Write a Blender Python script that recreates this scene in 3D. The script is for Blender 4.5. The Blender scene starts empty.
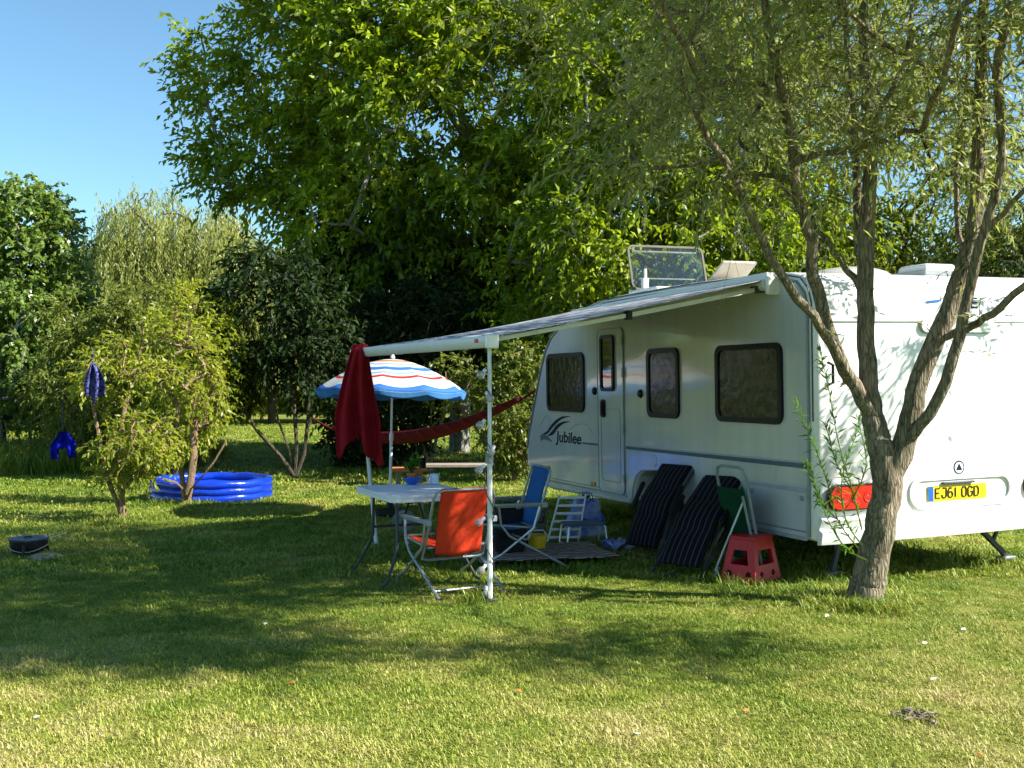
import bpy, bmesh, math, random
import numpy as np
from mathutils import Vector, Matrix, noise as mnoise
random.seed(7); rng = np.random.default_rng(11)
S = bpy.context.scene; COL = S.collection
PI = math.pi; R = math.radians
F = 1100.0; EYE = 1.63
def P(px, py, Y): return Vector(((px-512)/F*Y, Y, EYE-(py-384)/F*Y))
def G(px, py, h=0.0): return P(px, py, (EYE-h)*F/(py-384))

# ------------------------------------------------------------------ materials
def new_mat(name):
    m = bpy.data.materials.new(name); m.use_nodes = True
    nt = m.node_tree; nt.nodes.clear()
    return m, nt, nt.nodes, nt.links
def ramp(nd, stops):
    r = nd.new('ShaderNodeValToRGB'); cr = r.color_ramp
    while len(cr.elements) < len(stops): cr.elements.new(0.5)
    for e, (p, c) in zip(cr.elements, stops): e.position = p; e.color = (*c, 1) if len(c) == 3 else c
    return r
def mat(name, c, rough=.5, metal=0., spec=.5, c2=None, scale=8., coat=0., bump=0., bscale=60., detail=4., trans=0., ior=1.45, st=None, dist=0.):
    m, nt, nd, lk = new_mat(name)
    out = nd.new('ShaderNodeOutputMaterial'); b = nd.new('ShaderNodeBsdfPrincipled')
    b.inputs['Roughness'].default_value = rough; b.inputs['Metallic'].default_value = metal
    b.inputs['Specular IOR Level'].default_value = spec; b.inputs['Coat Weight'].default_value = coat
    b.inputs['Coat Roughness'].default_value = .06
    b.inputs['Transmission Weight'].default_value = trans; b.inputs['IOR'].default_value = ior
    lk.new(b.outputs[0], out.inputs[0])
    tc = nd.new('ShaderNodeTexCoord')
    if c2 is None: c2 = tuple(x*.82 for x in c)
    n = nd.new('ShaderNodeTexNoise'); n.inputs['Scale'].default_value = scale; n.inputs['Detail'].default_value = detail; n.inputs['Distortion'].default_value = dist
    if st:
        mp = nd.new('ShaderNodeMapping'); mp.inputs['Scale'].default_value = (1, 1, st); lk.new(tc.outputs['Object'], mp.inputs[0]); lk.new(mp.outputs[0], n.inputs['Vector'])
    else: lk.new(tc.outputs['Object'], n.inputs['Vector'])
    r = ramp(nd, [(.35, c), (.7, c2)]); lk.new(n.outputs[0], r.inputs[0]); lk.new(r.outputs[0], b.inputs['Base Color'])
    if bump:
        n2 = nd.new('ShaderNodeTexNoise'); n2.inputs['Scale'].default_value = bscale; n2.inputs['Detail'].default_value = 5
        lk.new(tc.outputs['Object'], n2.inputs['Vector'])
        bp = nd.new('ShaderNodeBump'); bp.inputs['Strength'].default_value = bump; bp.inputs['Distance'].default_value = .02
        lk.new(n2.outputs[0], bp.inputs['Height']); lk.new(bp.outputs[0], b.inputs['Normal'])
    return m
def leaf_mat(name, cols, tcol, tr=.38, nscale=.55, rough=.42, spec=.35):
    """cols: 3 leaf colours picked per leaf and per bough."""
    m, nt, nd, lk = new_mat(name)
    out = nd.new('ShaderNodeOutputMaterial'); b = nd.new('ShaderNodeBsdfPrincipled'); t = nd.new('ShaderNodeBsdfTranslucent')
    mx = nd.new('ShaderNodeMixShader'); mx.inputs[0].default_value = tr
    b.inputs['Roughness'].default_value = rough; b.inputs['Specular IOR Level'].default_value = spec
    g = nd.new('ShaderNodeNewGeometry'); tc = nd.new('ShaderNodeTexCoord')
    n = nd.new('ShaderNodeTexNoise'); n.inputs['Scale'].default_value = nscale; n.inputs['Detail'].default_value = 2
    lk.new(tc.outputs['Object'], n.inputs['Vector'])
    a = nd.new('ShaderNodeMath'); a.operation = 'MULTIPLY_ADD'; a.inputs[1].default_value = .5
    lk.new(g.outputs['Random Per Island'], a.inputs[0])
    s = nd.new('ShaderNodeMath'); s.operation = 'SUBTRACT'; s.inputs[1].default_value = .25
    lk.new(n.outputs[0], s.inputs[0]); lk.new(s.outputs[0], a.inputs[2])
    r = ramp(nd, [(.15, cols[0]), (.5, cols[1]), (.85, cols[2])]); lk.new(a.outputs[0], r.inputs[0])
    lk.new(r.outputs[0], b.inputs['Base Color'])
    mc = nd.new('ShaderNodeMix'); mc.data_type = 'RGBA'; mc.inputs[0].default_value = .55
    lk.new(r.outputs[0], mc.inputs[6]); mc.inputs[7].default_value = (*tcol, 1); lk.new(mc.outputs[2], t.inputs[0])
    lk.new(b.outputs[0], mx.inputs[1]); lk.new(t.outputs[0], mx.inputs[2]); lk.new(mx.outputs[0], out.inputs[0])
    return m
def bark_mat(name, c, c2, sc=14.):
    m, nt, nd, lk = new_mat(name)
    out = nd.new('ShaderNodeOutputMaterial'); b = nd.new('ShaderNodeBsdfPrincipled'); b.inputs['Roughness'].default_value = .9
    b.inputs['Specular IOR Level'].default_value = .15
    tc = nd.new('ShaderNodeTexCoord'); mp = nd.new('ShaderNodeMapping'); mp.inputs['Scale'].default_value = (1, 1, .16)
    lk.new(tc.outputs['Object'], mp.inputs[0])
    v = nd.new('ShaderNodeTexVoronoi'); v.inputs['Scale'].default_value = sc*3.2; v.feature = 'DISTANCE_TO_EDGE'
    nn = nd.new('ShaderNodeTexNoise'); nn.inputs['Scale'].default_value = sc*2; nn.inputs['Detail'].default_value = 6
    lk.new(mp.outputs[0], nn.inputs['Vector'])
    mv = nd.new('ShaderNodeMix'); mv.data_type = 'VECTOR'; mv.inputs[0].default_value = .05
    lk.new(mp.outputs[0], mv.inputs[4]); lk.new(nn.outputs[1], mv.inputs[5]); lk.new(mv.outputs[1], v.inputs['Vector'])
    big = nd.new('ShaderNodeTexNoise'); big.inputs['Scale'].default_value = 3.; big.inputs['Detail'].default_value = 4
    lk.new(tc.outputs['Object'], big.inputs['Vector'])
    ml = nd.new('ShaderNodeMath'); ml.operation = 'MULTIPLY_ADD'; ml.inputs[1].default_value = 2.2
    lk.new(v.outputs['Distance'], ml.inputs[0]); 
    sb = nd.new('ShaderNodeMath'); sb.operation = 'SUBTRACT'; sb.inputs[1].default_value = .2
    lk.new(nn.outputs[0], sb.inputs[0]); lk.new(sb.outputs[0], ml.inputs[2])
    r = ramp(nd, [(.15, c2), (.75, c)]); lk.new(ml.outputs[0], r.inputs[0])
    mc = nd.new('ShaderNodeMix'); mc.data_type = 'RGBA'; mc.blend_type = 'MULTIPLY'; mc.inputs[0].default_value = .5
    lk.new(r.outputs[0], mc.inputs[6]); r2 = ramp(nd, [(.3, (.55, .62, .45)), (.65, (1.3, 1.2, 1.1))]); lk.new(big.outputs[0], r2.inputs[0]); lk.new(r2.outputs[0], mc.inputs[7])
    lk.new(mc.outputs[2], b.inputs['Base Color'])
    bp = nd.new('ShaderNodeBump'); bp.inputs['Strength'].default_value = .9; bp.inputs['Distance'].default_value = .012
    lk.new(ml.outputs[0], bp.inputs['Height']); lk.new(bp.outputs[0], b.inputs['Normal']); lk.new(b.outputs[0], out.inputs[0])
    return m
def stripe_mat(name, stops, axis=0, scale=1., rough=.8, spec=.2, offset=0., coord='Object', trans=0., warp=0.):
    """repeating bands along one object axis; constant ramp."""
    m, nt, nd, lk = new_mat(name)
    out = nd.new('ShaderNodeOutputMaterial'); b = nd.new('ShaderNodeBsdfPrincipled'); b.inputs['Roughness'].default_value = rough
    b.inputs['Specular IOR Level'].default_value = spec
    tc = nd.new('ShaderNodeTexCoord'); sp = nd.new('ShaderNodeSeparateXYZ'); lk.new(tc.outputs[coord], sp.inputs[0])
    ma = nd.new('ShaderNodeMath'); ma.operation = 'MULTIPLY_ADD'; ma.inputs[1].default_value = scale; ma.inputs[2].default_value = offset
    lk.new(sp.outputs[axis], ma.inputs[0])
    fr = nd.new('ShaderNodeMath'); fr.operation = 'FRACT'
    if warp:
        n = nd.new('ShaderNodeTexNoise'); n.inputs['Scale'].default_value = 9.; lk.new(tc.outputs[coord], n.inputs['Vector'])
        w = nd.new('ShaderNodeMath'); w.operation = 'MULTIPLY_ADD'; w.inputs[1].default_value = warp
        lk.new(n.outputs[0], w.inputs[0]); lk.new(ma.outputs[0], w.inputs[2]); lk.new(w.outputs[0], fr.inputs[0])
    else: lk.new(ma.outputs[0], fr.inputs[0])
    r = ramp(nd, stops); r.color_ramp.interpolation = 'CONSTANT'; lk.new(fr.outputs[0], r.inputs[0]); lk.new(r.outputs[0], b.inputs['Base Color'])
    if trans:
        t = nd.new('ShaderNodeBsdfTranslucent'); lk.new(r.outputs[0], t.inputs[0]); mx = nd.new('ShaderNodeMixShader'); mx.inputs[0].default_value = trans
        lk.new(b.outputs[0], mx.inputs[1]); lk.new(t.outputs[0], mx.inputs[2]); lk.new(mx.outputs[0], out.inputs[0])
    else: lk.new(b.outputs[0], out.inputs[0])
    return m
def cloth_mat(name, c, tr=.15, c2=None, scale=5., rough=.9, bump=.3):
    m, nt, nd, lk = new_mat(name)
    out = nd.new('ShaderNodeOutputMaterial'); b = nd.new('ShaderNodeBsdfPrincipled'); b.inputs['Roughness'].default_value = rough
    b.inputs['Specular IOR Level'].default_value = .15
    tc = nd.new('ShaderNodeTexCoord'); n = nd.new('ShaderNodeTexNoise'); n.inputs['Scale'].default_value = scale; n.inputs['Detail'].default_value = 5
    lk.new(tc.outputs['Object'], n.inputs['Vector'])
    r = ramp(nd, [(.4, c), (.6, c2 or tuple(x*.75 for x in c))]); lk.new(n.outputs[0], r.inputs[0]); lk.new(r.outputs[0], b.inputs['Base Color'])
    n2 = nd.new('ShaderNodeTexNoise'); n2.inputs['Scale'].default_value = 180; lk.new(tc.outputs['Object'], n2.inputs['Vector'])
    n3 = nd.new('ShaderNodeTexNoise'); n3.inputs['Scale'].default_value = 11; n3.inputs['Detail'].default_value = 3; n3.inputs['Distortion'].default_value = 1.2; lk.new(tc.outputs['Object'], n3.inputs['Vector'])
    n4 = nd.new('ShaderNodeMath'); n4.operation = 'MULTIPLY_ADD'; n4.inputs[1].default_value = 4.; lk.new(n3.outputs[0], n4.inputs[0]); lk.new(n2.outputs[0], n4.inputs[2]); n2 = n4
    bp = nd.new('ShaderNodeBump'); bp.inputs['Strength'].default_value = bump; bp.inputs['Distance'].default_value = .005
    lk.new(n2.outputs[0], bp.inputs['Height']); lk.new(bp.outputs[0], b.inputs['Normal'])
    t = nd.new('ShaderNodeBsdfTranslucent'); lk.new(r.outputs[0], t.inputs[0]); mx = nd.new('ShaderNodeMixShader'); mx.inputs[0].default_value = tr
    lk.new(b.outputs[0], mx.inputs[1]); lk.new(t.outputs[0], mx.inputs[2]); lk.new(mx.outputs[0], out.inputs[0])
    return m

M = {}
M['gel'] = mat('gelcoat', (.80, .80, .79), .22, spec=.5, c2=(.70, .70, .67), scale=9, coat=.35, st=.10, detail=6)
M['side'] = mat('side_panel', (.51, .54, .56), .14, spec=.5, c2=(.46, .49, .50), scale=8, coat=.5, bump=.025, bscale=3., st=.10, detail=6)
M['trimgrey'] = mat('grey_trim', (.25, .28, .29), .4)
M['dkgrey'] = mat('dark_trim', (.05, .055, .06), .45)
M['black'] = mat('black_plastic', (.007, .007, .008), .45, spec=.3)
M['blackmatt'] = mat('black_cloth', (.012, .012, .015), .9)
M['rubber'] = mat('rubber', (.02, .02, .02), .8)
M['alu'] = mat('aluminium', (.62, .63, .64), .35, .85, c2=(.5, .51, .52), scale=20)
M['alupaint'] = mat('painted_aluminium', (.68, .69, .68), .35, 0, c2=(.62, .63, .62), scale=6)
M['steel'] = mat('grey_steel_tube', (.30, .32, .34), .4, .5, c2=(.24, .26, .28), scale=20)
M['dksteel'] = mat('dark_steel', (.06, .065, .07), .45, .5)
M['whitepl'] = mat('white_plastic', (.78, .80, .84), .38, c2=(.72, .74, .78), scale=3, bump=.15, bscale=120)
M['cream'] = mat('cream_arm', (.62, .61, .50), .5)
M['awn'] = stripe_mat('awning_fabric', [(0, (.42, .43, .46)), (.3, (.22, .23, .27)), (.42, (.46, .47, .50)), (.62, (.17, .18, .22)), (.8, (.40, .41, .44))], 0, 3.2, .7, trans=.12)
M['orange'] = cloth_mat('orange_canvas', (.78, .065, .02), .22, (.70, .05, .018), 2.5)
M['blue'] = cloth_mat('blue_canvas', (.03, .15, .42), .15, (.025, .12, .36), 2.5)
M['towel'] = cloth_mat('red_towel', (.34, .010, .018), .15, (.27, .008, .014), 6, bump=.8)
M['hammock'] = stripe_mat('hammock_cloth', [(0, (.12, .008, .014)), (.35, (.06, .006, .014)), (.5, (.15, .012, .014)), (.8, (.09, .012, .02))], 1, 9., .9, trans=.2)
M['blueshirt'] = cloth_mat('blue_cloth', (.005, .012, .42), .3, (.004, .01, .30), 5)
M['batik'] = cloth_mat('patterned_cloth', (.005, .007, .045), .1, (.10, .11, .30), 30)
M['pool'] = mat('pool_vinyl', (.005, .04, .46), .22, spec=.5, c2=(.004, .03, .36), scale=3, coat=.35, bump=.5, bscale=9)
M['water'] = mat('pool_water', (.02, .12, .35), .03, spec=.6, c2=(.02, .10, .30), scale=3, bump=.1, bscale=6)
M['red'] = mat('red_plastic', (.50, .008, .018), .42, c2=(.44, .007, .016), scale=5)
M['green'] = cloth_mat('green_canvas', (.006, .06, .026), .05)
M['lounger'] = stripe_mat('lounger_cloth', [(0, (.004, .004, .008)), (.87, (.075, .075, .09))], 0, 19., .85, warp=.12)
M['rug'] = stripe_mat('woven_rug', [(0, (.48, .38, .36)), (.2, (.04, .03, .04)), (.35, (.55, .46, .42)), (.55, (.16, .06, .06)), (.7, (.50, .44, .42)), (.85, (.04, .03, .03))], 1, 5., .95, warp=.5)
M['yellow'] = mat('yellow_plastic', (.75, .50, .02), .4)
M['plate'] = mat('plate_yellow', (.85, .60, .01), .35, c2=(.83, .58, .01))
M['platetext'] = mat('plate_lettering', (.01, .01, .01), .5)
M['eublue'] = mat('plate_blue', (.01, .12, .50), .4)
M['redlens'] = mat('red_lens', (.62, .01, .008), .12, spec=.7, c2=(.35, .006, .006), scale=26, coat=1.)
M['clearlens'] = mat('clear_lens', (.6, .6, .58), .1, .4, c2=(.4, .4, .4), scale=30, coat=1.)
M['amber'] = mat('amber_reflector', (.55, .12, .01), .2, coat=.6)
M['decal'] = mat('navy_decal', (.008, .016, .04), .6, spec=.15)
M['decalgrey'] = mat('grey_decal', (.10, .14, .18), .5, spec=.2)
M['decalmid'] = mat('mid_grey_decal', (.35, .40, .44), .4)
M['glass'] = mat('caravan_pane', (.025, .028, .024), .06, spec=.6, c2=(.006, .007, .007), scale=3.2, detail=8, coat=.7)
M['blind'] = mat('pane_behind_blind', (.034, .034, .017), .20, spec=.25, c2=(.003, .004, .003), scale=5.5, detail=14, coat=.12, bump=.5, bscale=11, dist=2.5)
M['terra'] = mat('terracotta', (.40, .14, .06), .8)
M['bluegl'] = mat('blue_glaze', (.01, .09, .55), .2, coat=.7)
M['mug'] = mat('mug_glaze', (.45, .58, .75), .2, c2=(.70, .74, .80), scale=30, coat=.6)
M['woodo'] = mat('orange_wood', (.52, .20, .07), .6, c2=(.42, .15, .05), scale=12)
M['woodg'] = mat('weathered_wood', (.30, .25, .20), .8, c2=(.22, .19, .15), scale=14)
M['iron'] = mat('cast_iron', (.012, .012, .014), .5, .2, bump=.3, bscale=90)
M['lidm'] = mat('oven_lid', (.10, .13, .22), .25, .7, c2=(.2, .24, .34), scale=9)
M['bulb'] = mat('bulb_glass', (.85, .87, .88), .05, spec=.6, trans=.75, c2=(.8, .82, .83))
m_, nt_, nd_, lk_2 = new_mat('clear_perspex'); o__ = nd_.new('ShaderNodeOutputMaterial'); t__ = nd_.new('ShaderNodeBsdfTransparent'); t__.inputs[0].default_value = (.72, .74, .68, 1); g__ = nd_.new('ShaderNodeBsdfGlossy'); g__.inputs['Roughness'].default_value = .08; x__ = nd_.new('ShaderNodeMixShader'); x__.inputs[0].default_value = .10
lk_2.new(t__.outputs[0], x__.inputs[1]); lk_2.new(g__.outputs[0], x__.inputs[2]); lk_2.new(x__.outputs[0], o__.inputs[0]); M['perspex'] = m_
M['stone'] = mat('pale_earth', (.30, .24, .16), .95, bump=.5, bscale=40)
M['rope'] = mat('rope', (.35, .28, .2), .9)
M['bagw'] = mat('blue_white_bag', (.02, .08, .5), .5, c2=(.5, .55, .65), scale=7)
M['bark'] = bark_mat('willow_bark', (.25, .215, .155), (.05, .042, .03), 13)
M['barkup'] = bark_mat('dark_bark', (.10, .085, .06), (.03, .026, .02), 16)
M['palebark'] = bark_mat('pale_bark', (.34, .24, .15), (.15, .10, .065), 22)
M['greybark'] = bark_mat('grey_bark', (.30, .30, .28), (.07, .07, .06), 9)
LM = {}
LM['big'] = leaf_mat('leaf_big', [(.045, .095, .008), (.15, .23, .010), (.32, .40, .012)], (.50, .62, .015), .38, .5)
LM['willow'] = leaf_mat('leaf_willow', [(.14, .17, .06), (.20, .235, .075), (.28, .31, .10)], (.52, .58, .09), .45, .8)
LM['weep'] = leaf_mat('leaf_weeping', [(.20, .24, .06), (.29, .32, .085), (.38, .40, .12)], (.50, .55, .10), .42, .3)
LM['poplar'] = leaf_mat('leaf_poplar', [(.07, .13, .026), (.13, .21, .04), (.22, .30, .085)], (.42, .56, .05), .36, .5, rough=.32, spec=.6)
LM['yellow'] = leaf_mat('leaf_yellow', [(.13, .19, .018), (.22, .27, .022), (.36, .37, .028)], (.55, .62, .03), .45, 1.2)
LM['olive'] = leaf_mat('leaf_olive', [(.09, .125, .024), (.14, .175, .032), (.20, .23, .045)], (.36, .44, .04), .42, .7)
LM['dark'] = leaf_mat('leaf_dark', [(.010, .024, .008), (.018, .038, .010), (.035, .06, .014)], (.07, .12, .012), .22, .8, rough=.6, spec=.15)
LM['mid'] = leaf_mat('leaf_mid', [(.06, .095, .012), (.11, .155, .016), (.20, .24, .024)], (.44, .52, .03), .42, .6)
LM['pot'] = leaf_mat('leaf_pot', [(.04, .12, .01), (.07, .18, .015), (.10, .22, .02)], (.2, .4, .03), .4, 5)
LM['pine'] = leaf_mat('leaf_pine', [(.02, .035, .015), (.03, .05, .02), (.045, .065, .025)], (.06, .10, .03), .15, .8)

# ------------------------------------------------------------------ mesh builders
def link(o, parent=None):
    COL.objects.link(o)
    if parent is not None: o.parent = parent
    return o
def np_mesh(name, V, Q, m, parent=None, smooth=False):
    """V: Nx3, Q: MxK polygons of K corners"""
    me = bpy.data.meshes.new(name); V = np.asarray(V, dtype=np.float32); Q = np.asarray(Q, dtype=np.int32); k = Q.shape[1]
    me.vertices.add(len(V)); me.vertices.foreach_set('co', V.ravel())
    me.loops.add(Q.size); me.loops.foreach_set('vertex_index', Q.ravel())
    me.polygons.add(len(Q)); me.polygons.foreach_set('loop_start', np.arange(0, Q.size, k, dtype=np.int32)); me.polygons.foreach_set('loop_total', np.full(len(Q), k, dtype=np.int32))
    if smooth: me.polygons.foreach_set('use_smooth', np.ones(len(Q), dtype=bool))
    me.update(calc_edges=True); me.materials.append(m)
    return link(bpy.data.objects.new(name, me), parent)
class MB:
    def __init__(s): s.v = []; s.f = []
    def add(s, vs, fs, mtx=None):
        n = len(s.v)
        for p in vs: s.v.append(tuple(mtx @ Vector(p)) if mtx else tuple(p))
        for f in fs: s.f.append(tuple(i+n for i in f))
        return s
    def box(s, c, d, rot=None, taper=None):
        hx, hy, hz = d[0]/2, d[1]/2, d[2]/2; t = taper or (1, 1)
        vs = [(-hx, -hy, -hz), (hx, -hy, -hz), (hx, hy, -hz), (-hx, hy, -hz), (-hx*t[0], -hy*t[1], hz), (hx*t[0], -hy*t[1], hz), (hx*t[0], hy*t[1], hz), (-hx*t[0], hy*t[1], hz)]
        m = Matrix.Translation(c)
        if rot is not None: m = m @ rot.to_4x4()
        return s.add(vs, [(3, 2, 1, 0), (4, 5, 6, 7), (0, 1, 5, 4), (1, 2, 6, 5), (2, 3, 7, 6), (3, 0, 4, 7)], m)
    def tube(s, pts, r, n=8, closed=False, cap=True, sq=None):
        pts = [Vector(p) for p in pts]; N = len(pts)
        rs = r if isinstance(r, (list, tuple)) else [r]*N
        up = None; rings = []
        for i, p in enumerate(pts):
            if closed: t = pts[(i+1) % N]-pts[i-1]
            else: t = pts[min(i+1, N-1)]-pts[max(i-1, 0)]
            if t.length < 1e-9: t = Vector((0, 0, 1))
            t.normalize()
            if up is None:
                up = Vector((0, 0, 1)) if abs(t.z) < .9 else Vector((1, 0, 0))
            a = (up - t*up.dot(t))
            if a.length < 1e-6: a = t.orthogonal()
            a.normalize(); b = t.cross(a); up = a
            ring = []
            for k in range(n):
                an = 2*PI*(k+.5*(sq is not None))/n
                ring.append(p + (a*math.cos(an)+b*math.sin(an))*rs[i])
            rings.append(ring)
        base = len(s.v)
        for ring in rings: s.v.extend(tuple(q) for q in ring)
        for i in range(N if closed else N-1):
            for k in range(n):
                j = (i+1) % N
                s.f.append((base+i*n+k, base+i*n+(k+1) % n, base+j*n+(k+1) % n, base+j*n+k))
        if cap and not closed:
            s.f.append(tuple(base+k for k in range(n))[::-1]); s.f.append(tuple(base+(N-1)*n+k for k in range(n)))
        return s
    def lathe(s, prof, c=(0, 0, 0), n=24, mtx=None, caps=True):
        base = len(s.v); c = Vector(c)
        for (r, z) in prof:
            for k in range(n):
                a = 2*PI*k/n; q = Vector((r*math.cos(a), r*math.sin(a), z))
                if mtx is not None: q = mtx @ q
                s.v.append(tuple(q+c))
        for i in range(len(prof)-1):
            for k in range(n):
                s.f.append((base+i*n+k, base+i*n+(k+1) % n, base+(i+1)*n+(k+1) % n, base+(i+1)*n+k))
        if caps:
            s.f.append(tuple(base+k for k in range(n))[::-1]); s.f.append(tuple(base+(len(prof)-1)*n+k for k in range(n)))
        return s
    def build(s, name, m, parent=None, smooth=True, bevel=0., solid=0., sub=0, ang=40):
        me = bpy.data.meshes.new(name); me.from_pydata(s.v, [], s.f); me.update()
        bm = bmesh.new(); bm.from_mesh(me); bmesh.ops.recalc_face_normals(bm, faces=bm.faces); bm.to_mesh(me); bm.free()
        me.materials.append(m if not isinstance(m, str) else M[m])
        if smooth:
            me.polygons.foreach_set('use_smooth', [True]*len(me.polygons)); me.set_sharp_from_angle(angle=R(ang))
        o = link(bpy.data.objects.new(name, me), parent)
        if solid:
            md = o.modifiers.new('thick', 'SOLIDIFY'); md.thickness = solid; md.offset = 0
        if bevel:
            md = o.modifiers.new('bev', 'BEVEL'); md.width = bevel; md.segments = 2; md.limit_method = 'ANGLE'; md.angle_limit = R(35)
        if sub:
            md = o.modifiers.new('sub', 'SUBSURF'); md.levels = sub; md.render_levels = sub
        return o
def tag(o, label=None, cat=None, group=None, kind=None):
    if label: o['label'] = label
    if cat: o['category'] = cat
    if group: o['group'] = group
    if kind: o['kind'] = kind
    return o
def thing(name, label, cat, loc=(0, 0, 0), rz=0., group=None):
    o = bpy.data.objects.new(name, None); o.empty_display_size = .1; COL.objects.link(o)
    o.location = loc; o.rotation_euler = (0, 0, rz); return tag(o, label, cat, group)
def rrect(w, h, r, n=6, cx=0., cy=0.):
    pts = []
    for (sx, sy, a0) in ((1, 1, 0), (-1, 1, 90), (-1, -1, 180), (1, -1, 270)):
        for k in range(n+1):
            a = R(a0+90*k/n); pts.append((cx+sx*(w/2-r)+r*math.cos(a), cy+sy*(h/2-r)+r*math.sin(a)))
    return pts
def plate2d(outer, holes, depth, name='p'):
    """flat plate with holes in local XY, thickness +-depth/2; returns (verts, faces)"""
    cu = bpy.data.curves.new(name, 'CURVE'); cu.dimensions = '2D'; cu.fill_mode = 'BOTH'; cu.extrude = depth/2
    for loop in [outer]+list(holes):
        sp = cu.splines.new('POLY'); sp.points.add(len(loop)-1)
        for p, q in zip(sp.points, loop): p.co = (q[0], q[1], 0, 1)
        sp.use_cyclic_u = True
    o = bpy.data.objects.new(name, cu); me = bpy.data.meshes.new_from_object(o)
    vs = [tuple(v.co) for v in me.vertices]; fs = [tuple(p.vertices) for p in me.polygons]
    bpy.data.objects.remove(o); bpy.data.curves.remove(cu); bpy.data.meshes.remove(me)
    return vs, fs
def text2d(body, size, depth=.002, shear=0., bold=0., sp=1.):
    cu = bpy.data.curves.new('t', 'FONT'); cu.body = body; cu.size = size; cu.extrude = depth; cu.shear = shear; cu.offset = bold
    cu.space_character = sp; cu.align_x = 'CENTER'; cu.align_y = 'CENTER'
    o = bpy.data.objects.new('t', cu); me = bpy.data.meshes.new_from_object(o)
    vs = [tuple(v.co) for v in me.vertices]; fs = [tuple(p.vertices) for p in me.polygons]
    bpy.data.objects.remove(o); bpy.data.curves.remove(cu); bpy.data.meshes.remove(me)
    return vs, fs
def bez(a, b, c, n=8):
    a, b, c = Vector(a), Vector(b), Vector(c)
    return [(1-t)**2*a+2*t*(1-t)*b+t*t*c for t in [i/n for i in range(n+1)]]
def smoothpath(pts, sub=4):
    """Catmull-Rom through pts (with radius as 4th comp)"""
    P_ = [np.array(p, dtype=float) for p in pts]; out = []
    for i in range(len(P_)-1):
        p0 = P_[max(i-1, 0)]; p1 = P_[i]; p2 = P_[i+1]; p3 = P_[min(i+2, len(P_)-1)]
        for k in range(sub):
            t = k/sub; out.append(.5*((2*p1)+(-p0+p2)*t+(2*p0-5*p1+4*p2-p3)*t*t+(-p0+3*p1-3*p2+p3)*t**3))
    out.append(P_[-1]); return out

# ------------------------------------------------------------------ trees
def leaf_arrays(C, D, L, W, fold=.25, seed=0, N=None):
    """one quad per leaf: C base points, D unit directions"""
    r = np.random.default_rng(seed); n = len(C)
    if N is None: N = r.normal(size=(n, 3)); N[:, 2] = np.abs(N[:, 2])+.35
    side = np.cross(D, N); side /= np.linalg.norm(side, axis=1, keepdims=True)+1e-9
    nn = np.cross(side, D)
    L = L[:, None]; W = W[:, None]
    mid = C+D*L*.42
    a = mid+side*W*.5+nn*W*fold; b = mid-side*W*.5+nn*W*fold
    tip = C+D*L-nn*L*.10
    V = np.stack([C, a, tip, b], axis=1).reshape(-1, 3); Q = np.arange(4*n).reshape(n, 4)
    return V, Q
def sample_blobs(blobs, r, shell=.45):
    out = []
    for (c, rad, n) in blobs:
        d = r.normal(size=(n, 3)); d /= np.linalg.norm(d, axis=1, keepdims=True)
        q = r.random(n)**(1/3.); q = q*(1-shell)+shell*(q**.25)
        out.append(np.array(c)+d*q[:, None]*np.array(rad))
    return np.concatenate(out)
def connect(nodes, parents, clumps, r, kink=.12, lift=.15):
    """grow boughs from the skeleton to each clump (nearest node with an upward bias)"""
    nodes = [np.array(p, float) for p in nodes]; parents = list(parents); tips = []
    base = nodes[0]; order = np.argsort(np.linalg.norm(clumps-base, axis=1)); arr = np.array(nodes)
    for ci in order:
        c = clumps[ci]; d = arr-c; dist = np.linalg.norm(d, axis=1)+np.maximum(d[:, 2], 0)*1.5
        j = int(np.argmin(dist)); s = nodes[j]; ln = np.linalg.norm(c-s); ns = max(2, int(ln/.45)+1); prev = j; new = []
        for k in range(1, ns+1):
            t = k/ns; p = s+(c-s)*t; p[2] += lift*ln*math.sin(PI*t)*.5
            if k < ns: p = p+r.normal(size=3)*kink*ln/ns
            nodes.append(p); parents.append(prev); prev = len(nodes)-1; new.append(p)
        arr = np.concatenate([arr, np.array(new)]); tips.append(prev)
    return nodes, parents, tips
def limb_mesh(nodes, parents, tips, rmax, rmin=.006, power=2.4, given=None, nseg=6, cap=None):
    n = len(nodes); acc = np.zeros(n); ch = [[] for _ in range(n)]
    for i, p in enumerate(parents):
        if p >= 0: ch[p].append(i)
    rad = np.zeros(n)
    for i in range(n-1, -1, -1):
        rad[i] = sum(rad[c] for c in ch[i]) if ch[i] else 1.
    rr = rad**(1/power); rr = rr/rr[0]*rmax; rr = np.maximum(rr, rmin)
    if given:
        for i, v in given.items(): rr[i] = v
        for i in range(n):
            if i not in given and parents[i] >= 0: rr[i] = min(rr[i]*.55, rr[parents[i]]*.8 if parents[i] in given else rr[parents[i]], cap or 9)
    mb = MB(); done = [False]*n
    starts = [0]
    main = {}
    for i in range(n):
        if ch[i]: main[i] = max(ch[i], key=lambda c: rad[c])
    stack = [(0, None)]
    while stack:
        s, par = stack.pop(); pts = []; rs = []
        if par is not None: pts.append(nodes[par]); rs.append(min(rr[par], rr[s]*1.25))
        i = s
        while True:
            pts.append(nodes[i]); rs.append(rr[i])
            for c in ch[i]:
                if c != main[i]: stack.append((c, i))
            if i in main: i = main[i]
            else: break
        if len(pts) > 1: mb.tube(pts, [float(x) for x in rs], n=(9 if rs[0] > .05 else nseg if rs[0] > .02 else 4))
    return mb
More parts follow.
